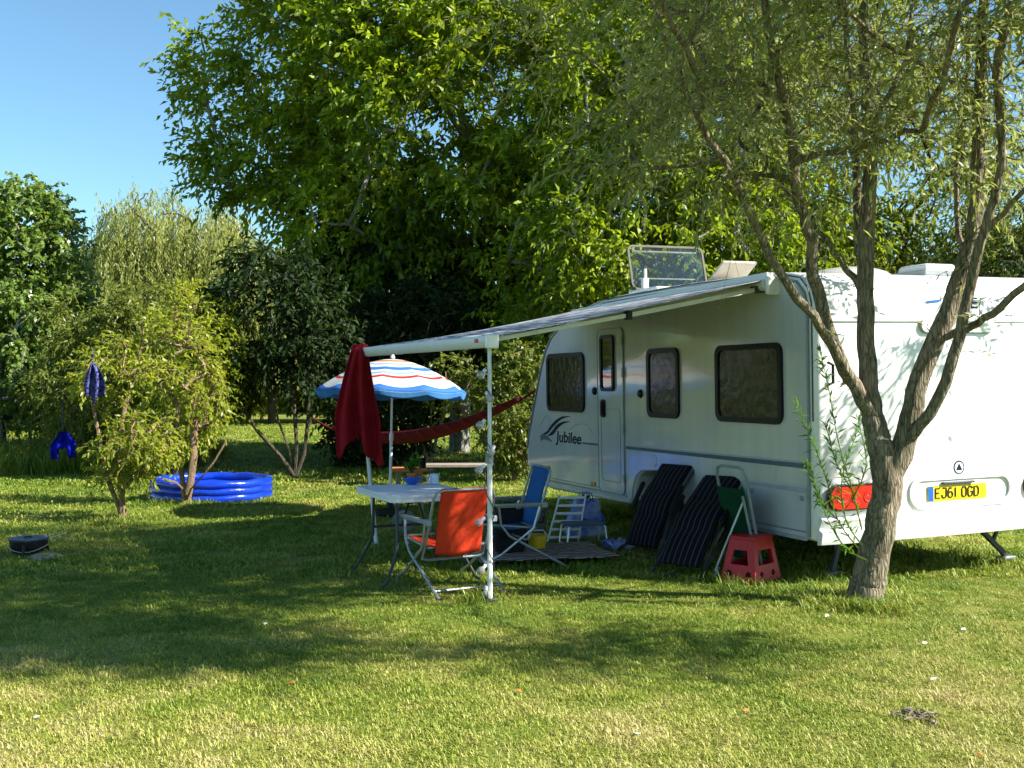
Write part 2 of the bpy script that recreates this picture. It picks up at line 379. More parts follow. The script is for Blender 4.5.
def twigs(tipsP, r, per, length, nleaf, droop, L, W, spread=1.0, outw=None, outc=None, leafdroop=.3, twigmb=None, alt=.9, jitter=.15):
    K = len(tipsP)*per; B = np.repeat(tipsP, per, axis=0)
    d = r.normal(size=(K, 3)); d[:, 2] = d[:, 2]*.7+.1
    if outc is not None:
        o = B-np.array(outc); o /= np.linalg.norm(o, axis=1, keepdims=True)+1e-9; d = d*spread+o*(outw or .6)
    d /= np.linalg.norm(d, axis=1, keepdims=True)
    TL = length*(.6+.7*r.random(K)); B = B+r.normal(size=(K, 3))*jitter*length
    t = (np.arange(nleaf)+.5)/nleaf*.95+.05
    pos = B[:, None, :]+d[:, None, :]*(TL[:, None]*t)[:, :, None]; pos[:, :, 2] -= (droop*TL)[:, None]*t**2
    tan = d[:, None, :]*np.ones((1, nleaf, 1)); tan[:, :, 2] -= 2*droop*t; tan /= np.linalg.norm(tan, axis=2, keepdims=True)
    sd = r.normal(size=(K, nleaf, 3)); ld = tan*.75+sd*alt*.55; ld[:, :, 2] -= leafdroop; ld /= np.linalg.norm(ld, axis=2, keepdims=True)
    C = pos.reshape(-1, 3); D = ld.reshape(-1, 3); n = len(C)
    if twigmb is not None:
        for i in range(K):
            q = [B[i]+d[i]*TL[i]*u-np.array([0, 0, droop*TL[i]*u*u]) for u in (0, .5, 1.)]
            twigmb.tube(q, [.0034, .0024, .0014], n=3, cap=False)
    return C, D, L*(.65+.6*r.random(n)), W*(.7+.5*r.random(n))
def make_tree(name, label, cat, base, trunk, blobs, leafmat, barkmat, seed, per=6, tl=.6, nl=8, droop=.35, L=.12, W=.06, r0=.2,
              group=None, shell=.45, leafdroop=.3, lift=.15, twig_geo=False, crown='crown', stems=None, outw=.5, alt=.9, fold=.25, power=2.4):
    r = np.random.default_rng(seed); base = Vector(base)
    t = thing(name, label, cat, base, 0, group)
    cl = sample_blobs(blobs, r, shell)
    if stems:
        nodes = [np.array((0, 0, 0.))]; par = [-1]
        for st in stems:
            prev = 0
            for q in st[1:] if np.allclose(st[0], 0) else st: nodes.append(np.array(q, float)); par.append(prev); prev = len(nodes)-1
    else:
        nodes = [np.array(p, float) for p in trunk]; par = [i-1 for i in range(len(trunk))]
    nodes, par, tips = connect(nodes, par, cl, r, lift=lift)
    mb = limb_mesh(nodes, par, tips, r0, power=power)
    cen = cl.mean(axis=0)
    tp = np.array([nodes[i] for i in tips])
    tm = mb if twig_geo else None
    C, D, LL, WW = twigs(tp, r, per, tl, nl, droop, L, W, outw=outw, outc=cen, leafdroop=leafdroop, twigmb=tm, alt=alt)
    k = C[:, 2] > .03
    mb.build('trunk', barkmat, t)
    V, Q = leaf_arrays(C[k], D[k], LL[k], WW[k], fold, seed)
    np_mesh(crown, V, Q, leafmat, t)
    return t
def copy_tree(t, loc, rz, sc, label, group=None):
    c = t.copy(); COL.objects.link(c); c.location = loc; c.rotation_euler = (0, 0, rz); c.scale = (sc, sc, sc) if not isinstance(sc, tuple) else sc
    c['label'] = label
    if group: c['group'] = group
    for ch in list(t.children):
        d = ch.copy(); COL.objects.link(d); d.parent = c
    return c

# ------------------------------------------------------------------ setting: lawn
def ground_mat():
    m, nt, nd, lk = new_mat('lawn_soil')
    out = nd.new('ShaderNodeOutputMaterial'); b = nd.new('ShaderNodeBsdfPrincipled'); b.inputs['Roughness'].default_value = .95
    b.inputs['Specular IOR Level'].default_value = .1
    tc = nd.new('ShaderNodeTexCoord')
    def nz(s, d=5, w=.6):
        n = nd.new('ShaderNodeTexNoise'); n.inputs['Scale'].default_value = s; n.inputs['Detail'].default_value = d; n.inputs['Roughness'].default_value = w
        lk.new(tc.outputs['Object'], n.inputs['Vector']); return n
    a = nz(.55, 6, .65); f = nz(28, 4, .7); r1 = ramp(nd, [(.36, (.10, .15, .022)), (.5, (.16, .20, .032)), (.62, (.26, .25, .075)), (.74, (.34, .28, .13))]); lk.new(a.outputs[0], r1.inputs[0])
    r2 = ramp(nd, [(.3, (.55, .55, .5)), (.7, (1.25, 1.2, 1.1))]); lk.new(f.outputs[0], r2.inputs[0])
    mx = nd.new('ShaderNodeMix'); mx.data_type = 'RGBA'; mx.blend_type = 'MULTIPLY'; mx.inputs[0].default_value = .9
    lk.new(r1.outputs[0], mx.inputs[6]); lk.new(r2.outputs[0], mx.inputs[7]); lk.new(mx.outputs[2], b.inputs['Base Color'])
    bp = nd.new('ShaderNodeBump'); bp.inputs['Strength'].default_value = .8; bp.inputs['Distance'].default_value = .04; lk.new(f.outputs[0], bp.inputs['Height'])
    lk.new(bp.outputs[0], b.inputs['Normal']); lk.new(b.outputs[0], out.inputs[0]); return m
def hgt(x, y):
    return .0
g = MB(); nx = 41
xs = [-220+11*i for i in range(nx)]; ys = [-60+11*i for i in range(nx)]
for y in ys:
    for x in xs: g.v.append((x, y, 0))
for j in range(nx-1):
    for i in range(nx-1): g.f.append((j*nx+i, j*nx+i+1, (j+1)*nx+i+1, (j+1)*nx+i))
tag(g.build('lawn', ground_mat()), 'mown lawn', kind='structure')

def grass_mat():
    m, nt, nd, lk = new_mat('grass_blades')
    out = nd.new('ShaderNodeOutputMaterial'); d = nd.new('ShaderNodeBsdfPrincipled'); d.inputs['Roughness'].default_value = .5; d.inputs['Specular IOR Level'].default_value = .3
    t = nd.new('ShaderNodeBsdfTranslucent'); ms = nd.new('ShaderNodeMixShader'); ms.inputs[0].default_value = .25
    ge = nd.new('ShaderNodeNewGeometry'); oi = nd.new('ShaderNodeObjectInfo')
    def nz(s, dd=4, w=.6, off=0):
        mp = nd.new('ShaderNodeMapping'); mp.inputs['Location'].default_value = (off, off*.7, 0); lk.new(ge.outputs['Position'], mp.inputs[0])
        n = nd.new('ShaderNodeTexNoise'); n.inputs['Scale'].default_value = s; n.inputs['Detail'].default_value = dd; n.inputs['Roughness'].default_value = w; lk.new(mp.outputs[0], n.inputs['Vector']); return n
    a = nz(.55, 6, .65); bb = nz(3.2, 4, .6, 5.)
    s1 = nd.new('ShaderNodeMath'); s1.operation = 'MULTIPLY_ADD'; s1.inputs[1].default_value = .30; lk.new(ge.outputs['Random Per Island'], s1.inputs[0]); lk.new(a.outputs[0], s1.inputs[2])
    s2 = nd.new('ShaderNodeMath'); s2.operation = 'MULTIPLY_ADD'; s2.inputs[1].default_value = .62; lk.new(bb.outputs[0], s2.inputs[0]); lk.new(s1.outputs[0], s2.inputs[2])
    s3 = nd.new('ShaderNodeMath'); s3.operation = 'SUBTRACT'; s3.inputs[1].default_value = .455; lk.new(s2.outputs[0], s3.inputs[0])
    # world position: greener under the caravan side and by the trunk, drier in the open foreground
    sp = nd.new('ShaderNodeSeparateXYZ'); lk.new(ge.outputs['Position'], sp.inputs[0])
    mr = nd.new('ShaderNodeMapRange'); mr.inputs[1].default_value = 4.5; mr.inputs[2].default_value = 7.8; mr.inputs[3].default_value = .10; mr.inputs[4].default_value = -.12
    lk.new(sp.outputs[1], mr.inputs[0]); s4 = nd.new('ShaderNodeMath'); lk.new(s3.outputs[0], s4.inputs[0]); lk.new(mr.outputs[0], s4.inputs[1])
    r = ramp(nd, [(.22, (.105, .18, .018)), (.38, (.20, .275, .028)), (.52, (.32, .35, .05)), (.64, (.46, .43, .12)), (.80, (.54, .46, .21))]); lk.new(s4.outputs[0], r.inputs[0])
    lk.new(r.outputs[0], d.inputs['Base Color']); lk.new(r.outputs[0], t.inputs[0])
    lk.new(d.outputs[0], ms.inputs[1]); lk.new(t.outputs[0], ms.inputs[2]); lk.new(ms.outputs[0], out.inputs[0]); return m
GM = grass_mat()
def tuft(seed, n, rad, h, w):
    r = np.random.default_rng(seed); V = []; Q = []
    for i in range(n):
        a = r.random()*2*PI; q = rad*math.sqrt(r.random()); x, y = q*math.cos(a), q*math.sin(a)
        b = r.random()*2*PI; lean = h*(.5+1.1*r.random()); hh = h*(.45+.75*r.random()); ww = w*(.6+.7*r.random())
        sx, sy = -math.sin(b)*ww/2, math.cos(b)*ww/2; lx, ly = math.cos(b)*lean, math.sin(b)*lean
        k = len(V)
        V += [(x-sx, y-sy, 0), (x+sx, y+sy, 0), (x+sx*.85+lx*.4, y+sy*.85+ly*.4, hh*.7), (x-sx*.85+lx*.4, y-sy*.85+ly*.4, hh*.7), (x+lx, y+ly, hh*(.75+.3*r.random()))]
        Q += [(k, k+1, k+2, k+3), (k+3, k+2, k+4)]
    me = bpy.data.meshes.new('grass_tuft'); me.from_pydata(V, [], Q); me.materials.append(GM); me.update()
    return bpy.data.objects.new('grass_tuft', me)
def scatter_group(tufts):
    ng = bpy.data.node_groups.new('grass_scatter', 'GeometryNodeTree')
    ng.interface.new_socket('Geometry', in_out='INPUT', socket_type='NodeSocketGeometry'); ng.interface.new_socket('Geometry', in_out='OUTPUT', socket_type='NodeSocketGeometry')
    N = ng.nodes; Lk = ng.links; gi = N.new('NodeGroupInput'); go = N.new('NodeGroupOutput')
    g2i = N.new('GeometryNodeGeometryToInstance')
    for o in tufts:
        oi = N.new('GeometryNodeObjectInfo'); oi.inputs['Object'].default_value = o; oi.inputs['As Instance'].default_value = True
        Lk.new(oi.outputs['Geometry'], g2i.inputs[0])
    iop = N.new('GeometryNodeInstanceOnPoints'); iop.inputs['Pick Instance'].default_value = True
    def attr(n, ty):
        a = N.new('GeometryNodeInputNamedAttribute'); a.data_type = ty; a.inputs[0].default_value = n; return a.outputs[0]
    Lk.new(gi.outputs[0], iop.inputs['Points']); Lk.new(g2i.outputs[0], iop.inputs['Instance'])
    Lk.new(attr('idx', 'INT'), iop.inputs['Instance Index']); Lk.new(attr('rot', 'FLOAT_VECTOR'), iop.inputs['Rotation']); Lk.new(attr('scl', 'FLOAT_VECTOR'), iop.inputs['Scale'])
    Lk.new(iop.outputs[0], go.inputs[0]); return ng
def scatter(name, label, pts, tufts, smin, smax, zs=1.):
    n = len(pts); me = bpy.data.meshes.new(name); me.vertices.add(n)
    co = np.zeros((n, 3), np.float32); co[:, :2] = pts; me.vertices.foreach_set('co', co.ravel())
    a = me.attributes.new('idx', 'INT', 'POINT'); a.data.foreach_set('value', rng.integers(0, len(tufts), n).astype(np.int32))
    rt = np.zeros((n, 3), np.float32); rt[:, 2] = rng.random(n)*2*PI; rt[:, 0] = (rng.random(n)-.5)*.3; a = me.attributes.new('rot', 'FLOAT_VECTOR', 'POINT'); a.data.foreach_set('vector', rt.ravel())
    s = (smin+(smax-smin)*rng.random(n)).astype(np.float32); sc = np.stack([s, s, s*zs*(.7+.6*rng.random(n)).astype(np.float32)], 1); a = me.attributes.new('scl', 'FLOAT_VECTOR', 'POINT'); a.data.foreach_set('vector', sc.astype(np.float32).ravel())
    o = link(bpy.data.objects.new(name, me)); md = o.modifiers.new('gn', 'NODES'); md.node_group = scatter_group(tufts)
    return tag(o, label, 'grass', kind='stuff')
def field(y0, y1, dens, pad=2.4):
    A = []; y = y0; st = .25
    while y < y1:
        hw = y*(512/F)+pad; n = rng.poisson(dens(y)*2*hw*st)
        A.append(np.stack([(rng.random(n)*2-1)*hw, y+rng.random(n)*st], 1)); y += st
    return np.concatenate(A)
small = [tuft(i, 110, .11, .018, .0038) for i in range(6)]
big = [tuft(20+i, 90, .17, .034, .0085) for i in range(5)]
far = [tuft(40+i, 110, .42, .048, .017) for i in range(4)]
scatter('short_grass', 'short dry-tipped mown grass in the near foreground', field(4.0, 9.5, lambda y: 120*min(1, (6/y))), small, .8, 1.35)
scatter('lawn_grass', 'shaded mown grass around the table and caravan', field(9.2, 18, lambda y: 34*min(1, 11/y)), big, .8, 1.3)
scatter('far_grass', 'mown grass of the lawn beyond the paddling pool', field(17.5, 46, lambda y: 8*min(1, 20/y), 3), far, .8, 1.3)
# longer grass: around trunk and caravan corner
pt = []
for (cx, cy, rad, n) in ((2.63, 8.15, .40, 110), (2.2, 8.6, .9, 60), (4.44, 10.02, .6, 30), (-.16, 8.29, .2, 10), (-4.4, 14.8, .5, 40), (-4.65, 13.2, .5, 40), (-1.5, 24, 3, 160), (1.5, 24, 3, 120), (1.3, 11.2, .6, 20)):
    a = rng.random(n)*2*PI; q = rad*np.sqrt(rng.random(n)); pt.append(np.stack([cx+q*np.cos(a), cy+q*np.sin(a)], 1))
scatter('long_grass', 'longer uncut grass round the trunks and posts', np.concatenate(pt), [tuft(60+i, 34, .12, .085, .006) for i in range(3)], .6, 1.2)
# rough grass bank on the far left edge
n = 900; pts = np.stack([-14+rng.random(n)*7.5, 19.5+rng.random(n)*5], 1)
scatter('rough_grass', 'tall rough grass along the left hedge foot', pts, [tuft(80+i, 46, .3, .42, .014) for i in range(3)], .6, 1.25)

# fallen leaves, petals, twig litter
def curled_leaf(name, label, px, py, size, col, cat='leaf', group=None, seed=0):
    r = random.Random(seed); p = G(px, py); mb = MB(); n = 7; vs = []
    for i in range(n):
        t = i/(n-1); w = size*.32*math.sin(PI*min(1, .06+t*.94))+.0005; z = .022+size*.25*(t-.5)**2*r.uniform(.5, 2)
        vs += [(t*size-size/2, -w, z+w*.6), (t*size-size/2, 0, z), (t*size-size/2, w, z+w*.45)]
    fs = []
    for i in range(n-1): fs += [(3*i, 3*i+1, 3*i+4, 3*i+3), (3*i+1, 3*i+2, 3*i+5, 3*i+4)]
    mb.add(vs, fs); o = mb.build(name, col, None, solid=.0012)
    o.location = p; o.rotation_euler = (r.uniform(-.3, .3), r.uniform(-.3, .3), r.uniform(0, 6.3)); return tag(o, label, cat, group)
mw = mat('bleached_leaf', (.55, .52, .44), .7); mo = mat('orange_dry_leaf', (.38, .15, .03), .7); mbn = mat('brown_dry_leaf', (.18, .10, .045), .8)
k = 0
for (px, py) in ((924, 647), (934, 683), (963, 633), (265, 627), (636, 739), (827, 619), (37, 722)):
    where = {924: 'bleached leaf lying right of the willow trunk, nearest the trunk', 934: 'bleached leaf lying above the dark twig litter', 963: 'small bleached leaf furthest right on the lawn', 265: 'bleached leaf in the shade left of the orange chair',
             636: 'bleached leaf on the bottom edge of the lawn below the red stool', 827: 'bleached leaf just left of the willow trunk base', 37: 'bleached leaf in the bottom left corner of the lawn'}[px]
    curled_leaf('fallen_leaf', where, px, py, .046, mw, group='fallen leaves on the lawn', seed=k); k += 1
for (px, py, w) in ((517, 695, 'orange dry leaf in front of the awning post'), (292, 687, 'orange dry leaf at the shade edge left of centre'), (745, 715, 'orange dry leaf in the open grass below the red stool'), (416, 606, 'orange dry leaf beside the orange chair legs'), (980, 760, 'orange dry leaf in the bottom right corner')):
    curled_leaf('fallen_leaf', w, px, py, .042, mo, group='fallen leaves on the lawn', seed=k); k += 1
for (px, py, w) in ((560, 668, 'brown curled leaf in the broken shade of the lawn centre'), (327, 700, 'brown curled leaf left of centre in the sunlit strip'), (950, 702, 'brown curled leaf beside the twig litter'), (700, 672, 'brown curled leaf in the thin shade below the red stool')):
    curled_leaf('fallen_leaf', w, px, py, .045, mbn, group='fallen leaves on the lawn', seed=k); k += 1
lit = MB(); c0 = G(915, 719)
for i in range(34):
    a = random.uniform(0, PI); l = random.uniform(.02, .06); x = random.gauss(0, .055); y = random.gauss(0, .06); z = .02+random.random()*.025
    d = Vector((math.cos(a), math.sin(a), random.uniform(-.3, .3)))*l
    lit.tube([Vector((x, y, z))-d, Vector((x+.004, y, z+.006)), Vector((x, y, z))+d], [.004, .010, .003], n=5)
o = lit.build('twig_litter', mat('dark_litter', (.10, .07, .05), .9, c2=(.25, .2, .16), scale=30)); o.location = c0; o.scale = (.8, .85, .6); tag(o, 'small heap of dark twigs and dead bits lying on the right foreground lawn', 'litter')

# ------------------------------------------------------------------ caravan
T = R(22.); CX, CY = 2.44, 8.8
car = thing('caravan', 'white touring caravan with four dark windows and yellow number plate, parked on the lawn', 'caravan', (CX, CY, 0)); car.rotation_euler = (0, R(-1.0), T)
CM = Matrix.Translation((CX, CY, 0)) @ Matrix.Rotation(T, 4, 'Z') @ Matrix.Rotation(R(-1.0), 4, 'Y')
W = 2.70
prof = [(.02, .36), (-.035, .60), (-.03, 1.3), (-.03, 2.25), (-.01, 2.36), (.05, 2.455), (.15, 2.52), (.30, 2.552), (.5, 2.57), (1.2, 2.59), (1.9, 2.60), (2.9, 2.60), (3.5, 2.585), (3.9, 2.56), (4.4, 2.49), (4.8, 2.39), (5.15, 2.23), (5.35, 2.06), (5.56, 1.72), (5.78, 1.30), (5.93, .98), (5.985, .80), (5.97, .60), (5.89, .45), (5.7, .36), (5.19, .325),
        (3.18, .345), (3.08, .40), (3.05, .55), (2.98, .66), (2.86, .72), (2.55, .745), (2.25, .72), (2.13, .66), (2.06, .55), (2.03, .40), (1.93, .345), (1.0, .35)]
def inset(poly, d):
    n = len(poly); out = []
    for i in range(n):
        a = Vector(poly[i-1]); b = Vector(poly[i]); c = Vector(poly[(i+1) % n])
        e1 = (b-a).normalized(); e2 = (c-b).normalized(); n1 = Vector((-e1.y, e1.x)); n2 = Vector((-e2.y, e2.x))
        m = (n1+n2); m = m.normalized() if m.length > 1e-6 else n1; out.append((b - m*d/max(.5, m.dot(n1))))
    return out
# outward check: profile runs clockwise in (s,h) => inside is to the right
def body_mesh(profile, w0, w1, r, bulge=0.):
    mb = MB(); n = len(profile); rings = []
    ks = 5
    for i in range(ks+1):
        a = PI/2*i/ks; rings.append((r*(1-math.sin(a)), w0+r*(1-math.cos(a))))
    for j in range(1, 12): rings.append((0, w0+r+(w1-w0-2*r)*j/12))
    for i in range(ks, -1, -1):
        a = PI/2*i/ks; rings.append((r*(1-math.sin(a)), w1-r*(1-math.cos(a))))
    for (d, w) in rings:
        u = (w-w0)/(w1-w0)*2-1; bl = bulge*(1-u*u)
        for (s_, h_), q in zip(profile, inset(profile, d)):
            f = 1 if s_ < .3 else 0
            mb.v.append((w, q[0]-bl*f, q[1]))
    for j in range(len(rings)-1):
        for i in range(n):
            mb.f.append((j*n+i, j*n+(i+1) % n, (j+1)*n+(i+1) % n, (j+1)*n+i))
    mb.f.append(tuple(range(n))); mb.f.append(tuple((len(rings)-1)*n+i for i in range(n))[::-1])
    return mb
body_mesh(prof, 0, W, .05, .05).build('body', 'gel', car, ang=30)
# side skin panel: slightly proud flat aluminium sheet inside the moulded rear and roof edge
sidep = [(.10, .40), (.085, 1.3), (.085, 2.25), (.13, 2.36), (.22, 2.44), (.5, 2.50), (1.9, 2.53), (3.5, 2.515), (4.35, 2.42), (4.8, 2.31), (5.1, 2.17), (5.27, 2.02), (5.47, 1.70), (5.69, 1.28), (5.84, .97), (5.895, .80), (5.88, .62), (5.82, .50), (5.6, .41), (5.19, .39),
         (3.17, .385), (3.095, .41), (3.065, .56), (2.99, .675), (2.865, .735), (2.55, .76), (2.245, .735), (2.12, .675), (2.045, .56), (2.015, .41), (1.94, .385)]
SM = Matrix(((0, 0, -1, 0), (1, 0, 0, 0), (0, 1, 0, 0), (0, 0, 0, 1)))     # (s,h,outward) -> caravan local
RM = Matrix(((1, 0, 0, 0), (0, 0, -1, 0), (0, 1, 0, 0), (0, 0, 0, 1)))     # (w,h,outward) -> caravan local
def side_plate(name, m, outer, holes, d, off, parent, bevel=0.):
    vs, fs = plate2d(outer, holes, d); mb = MB(); mb.add(vs, fs, SM @ Matrix.Translation((0, 0, off+d/2))); return mb.build(name, m, parent, bevel=bevel)
def rear_plate(name, m, outer, holes, d, off, parent, bevel=0.):
    vs, fs = plate2d(outer, holes, d); mb = MB(); mb.add(vs, fs, RM @ Matrix.Translation((0, 0, off+d/2))); return mb.build(name, m, parent, bevel=bevel)
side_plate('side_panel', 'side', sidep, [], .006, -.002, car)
# grey edge strips that follow the rear corner and roof line
mb = MB(); tp = [(-.012, s, h) for (s, h) in [(.075, .40), (.06, 1.3), (.06, 2.25), (.10, 2.37), (.20, 2.465), (.5, 2.525), (1.9, 2.553), (3.5, 2.538), (4.36, 2.445), (4.82, 2.332), (5.12, 2.19), (5.30, 2.035), (5.5, 1.71), (5.72, 1.285), (5.87, .975), (5.925, .80)]]
mb.tube(tp, .012, 8); mb.build('edge_trim', 'trimgrey', car)
mb = MB(); mb.tube([(-.005, q[1]-.045 if q[1] < 1 else q[1], q[2]+.03) for q in tp[1:14]], .006, 6); mb.build('edge_trim', 'dkgrey', car)
# waist stripe, skirt trims
side_plate('waist_stripe', 'decalgrey', [(.10, .945), (3.20, .935), (3.20, .965), (.10, .985)], [], .004, .0045, car)
side_plate('waist_stripe', 'decalmid', [(.10, .990), (3.20, .970), (3.20, .978), (.10, 1.000)], [], .004, .0045, car)
side_plate('waist_stripe', 'decalgrey', [(3.86, .935), (4.28, .935), (4.28, .955), (3.86, .96)], [], .004, .0045, car)
for (a, b) in ((.10, 1.92), (3.2, 5.55)):
    side_plate('skirt_trim', 'trimgrey', [(a, .425), (b, .425), (b, .440), (a, .440)], [], .010, .0045, car)
    side_plate('skirt_trim', 'trimgrey', [(a, .465), (b, .465), (b, .472), (a, .472)], [], .008, .0045, car)
# windows on the side
def side_window(s0, s1, h0, h1, rad=.07, fr=.05, pm='blind', off=.004, parent=car, tilt=0.):
    cs, ch = (s0+s1)/2, (h0+h1)/2; w, h = s1-s0, h1-h0
    o = rrect(w, h, rad, 6, cs, ch); i = rrect(w-2*fr, h-2*fr, max(.02, rad-fr*.6), 6, cs, ch)
    t = side_plate('window', 'black', o, [i], .026, off, parent, bevel=.006)
    p = side_plate('pane', pm, rrect(w-2*fr+.01, h-2*fr+.01, max(.02, rad-fr*.6), 6, cs, ch), [], .008, off+.004, t)
    return t
side_window(.40, 1.41, 1.29, 1.98, .09)
side_window(2.07, 2.70, 1.29, 1.99, .09)
side_window(4.19, 5.24, 1.30, 2.00, .10)
# door with its window
door = side_plate('door', 'side', rrect(.60, 1.79, .07, 6, 3.535, 1.335), [], .012, .004, car, bevel=.004)
side_plate('door_seal', 'trimgrey', rrect(.625, 1.815, .08, 6, 3.535, 1.335), [rrect(.596, 1.786, .068, 6, 3.535, 1.335)], .017, .003, door)
side_plate('moulding', 'trimgrey', rrect(.46, .80, .05, 6, 3.535, .96), [rrect(.448, .788, .045, 6, 3.535, .96)], .004, .0165, door)
side_window(3.42, 3.74, 1.55, 2.17, .06, .035, 'glass', .016, door)
mb = MB(); mb.add(*plate2d(rrect(.10, .20, .04, 5, 3.70, 1.36), [], .02), SM @ Matrix.Translation((0, 0, .026))); mb.box(SM @ Vector((3.69, 1.36, .045)), (.02, .03, .15)); mb.build('handle', 'black', door, bevel=.004)
for h in (.62, 1.15, 1.75, 2.1):
    mb = MB(); mb.tube([SM @ Vector((3.225, h-.05, .022)), SM @ Vector((3.225, h+.05, .022))], .012, 8); mb.build('hinge', 'trimgrey', door)
# catches and retaining knobs
for (s, h) in ((3.93, 1.55), (2.86, 1.53)):
    mb = MB(); mb.lathe([(.045, 0), (.045, .012), (.03, .03), (.0, .034)], n=14, mtx=(SM.to_3x3() @ Matrix.Identity(3)), c=SM @ Vector((s, h, .004))); mb.build('catch', 'black', car)
# service locker
lk_ = side_plate('locker_door', 'side', rrect(.80, .36, .03, 5, .51, .57), [], .010, .004, car, bevel=.003)
side_plate('locker_frame', 'decalmid', rrect(.86, .42, .04, 5, .51, .57), [rrect(.805, .365, .03, 5, .51, .57)], .014, .004, lk_)
for s in (.16, .86):
    mb = MB(); mb.lathe([(.022, 0), (.020, .010), (0, .012)], n=12, mtx=SM.to_3x3(), c=SM @ Vector((s, .70, .014))); mb.build('lock', 'trimgrey', lk_)
# oval moulded panel behind the recliners
side_plate('service_hatch', 'side', rrect(.50, .13, .06, 6, 2.80, .85), [], .008, .004, car, bevel=.006)
side_plate('marker', 'amber', [(3.95, .475), (4.05, .475), (4.05, .515), (3.95, .515)], [], .012, .004, car)
# logo swoosh and lettering
def ribbon2d(pts, ws):
    L_ = []; Rr = []
    for i, p in enumerate(pts):
        a = Vector(pts[max(i-1, 0)]); b = Vector(pts[min(i+1, len(pts)-1)]); t = (b-a).normalized(); n = Vector((-t.y, t.x)); L_.append(Vector(p)+n*ws[i]/2); Rr.append(Vector(p)-n*ws[i]/2)
    return [tuple(q) for q in L_]+[tuple(q) for q in reversed(Rr)]
def sw(pts, ws, m):
    q = smoothpath([(a, b, w) for (a, b), w in zip(pts, ws)], 6); side_plate('logo', m, ribbon2d([(x[0], x[1]) for x in q], [max(.002, x[2]) for x in q]), [], .003, .0045, car)
# seen from outside the side runs right to left, so s decreases to the right
sw([(5.42, 1.00), (5.28, 1.03), (5.10, 1.13), (4.85, 1.22), (4.60, 1.245)], [.004, .035, .045, .03, .004], 'decal')
sw([(5.28, .985), (5.12, 1.03), (4.98, 1.11), (4.80, 1.165), (4.62, 1.18)], [.004, .05, .05, .025, .004], 'decal')
sw([(5.50, .94), (5.40, .97), (5.28, .955), (5.15, .92)], [.07, .07, .05, .01], 'decalgrey')
sw([(5.50, 1.10), (5.38, 1.20), (5.26, 1.235), (5.20, 1.17), (5.24, 1.10)], [.004, .008, .010, .008, .004], 'decalmid')
sw([(4.72, 1.10), (4.62, 1.09), (4.45, 1.15), (4.20, 1.165), (3.98, 1.06)], [.004, .008, .010, .010, .004], 'decalmid')
vs, fs = text2d('Jubilee', .185, .0015, shear=.12, bold=.003)
TM = Matrix(((-1.42, 0, 0, 0), (0, 1, 0, 0), (0, 0, 1, 0), (0, 0, 0, 1)))
mb = MB(); mb.add(vs, fs, SM @ Matrix.Translation((4.66, .985, .0062)) @ TM); mb.build('lettering', 'decal', car, smooth=False)
# awning rail along the roof edge
mb = MB(); mb.tube([(-.02, s, h) for (s, h) in [(.3, 2.50), (.6, 2.53), (2, 2.555), (3.6, 2.54), (4.4, 2.45)]], .012, 6); mb.build('awning_rail', 'alu', car)
# rear details
def rear_y(w): u = w/W*2-1; return .03+.05*(1-u*u)
def rtube(name, m, h, w0, w1, r, off=0., parent=car):
    mb = MB(); mb.tube([(w, -rear_y(w)-off, h) for w in [w0+(w1-w0)*i/16 for i in range(17)]], r, 8); return mb.build(name, m, parent)
# moulded step at roof-panel seam and bumper
def rband(name, m, prof_, w0, w1, parent=car):
    mb = MB(); n = len(prof_); K = 18
    for i in range(K+1):
        w = w0+(w1-w0)*i/K; e = min(1, min(i, K-i)/1.0+.6)
        for (o, h) in prof_: mb.v.append((w, -rear_y(w)-o*e+.03*(1-e)*0, h))
    for i in range(K):
        for j in range(n): mb.f.append((i*n+j, i*n+(j+1) % n, (i+1)*n+(j+1) % n, (i+1)*n+j))
    mb.f.append(tuple(range(n))); mb.f.append(tuple(K*n+j for j in range(n))[::-1]); return mb.build(name, m, parent)
rband('rear_moulding', 'gel', [(-.03, 2.12), (.012, 2.13), (.016, 2.15), (.006, 2.20), (-.03, 2.22)], .06, W-.06)
bump = rband('bumper', 'gel', [(-.06, .565), (.030, .56), (.045, .545), (.045, .535), (-.005, .49), (-.012, .462), (.045, .445), (.050, .43), (.025, .345), (-.06, .335)], .015, W-.015)
# tail lights
def taillight(w0, w1, mir):
    c = (w0+w1)/2; wd = w1-w0; pts = rrect(wd, .18, .085, 8, c, .715)
    t = rear_plate('tail_light', 'redlens', pts, [], .055, rear_y(c)-.004, car, bevel=.02)
    q = w1-.10 if not mir else w0+.10
    mb = MB(); mb.lathe([(.062, 0), (.062, .012), (.045, .024), (0, .028)], n=20, mtx=RM.to_3x3(), c=RM @ Vector((q, .715, rear_y(c)+.05))); mb.build('reversing_lens', 'clearlens', t)
    mb = MB(); mb.tube([RM @ Vector((x, y, rear_y(c)+.012)) for (x, y) in rrect(wd+.02, .20, .095, 8, c, .715)], .010, 6, closed=True); mb.build('bezel', 'dkgrey', t)
    for k in range(3):
        x = w0+.12+.12*k if not mir else w1-.12-.12*k
        mb = MB(); mb.lathe([(.045, 0), (.04, .006), (.015, .002), (0, .008)], n=16, mtx=RM.to_3x3(), c=RM @ Vector((x, .715, rear_y(c)+.051))); mb.build('lamp_lens', 'redlens', t)
taillight(.07, .66, False); taillight(W-.56, W-.02, True)
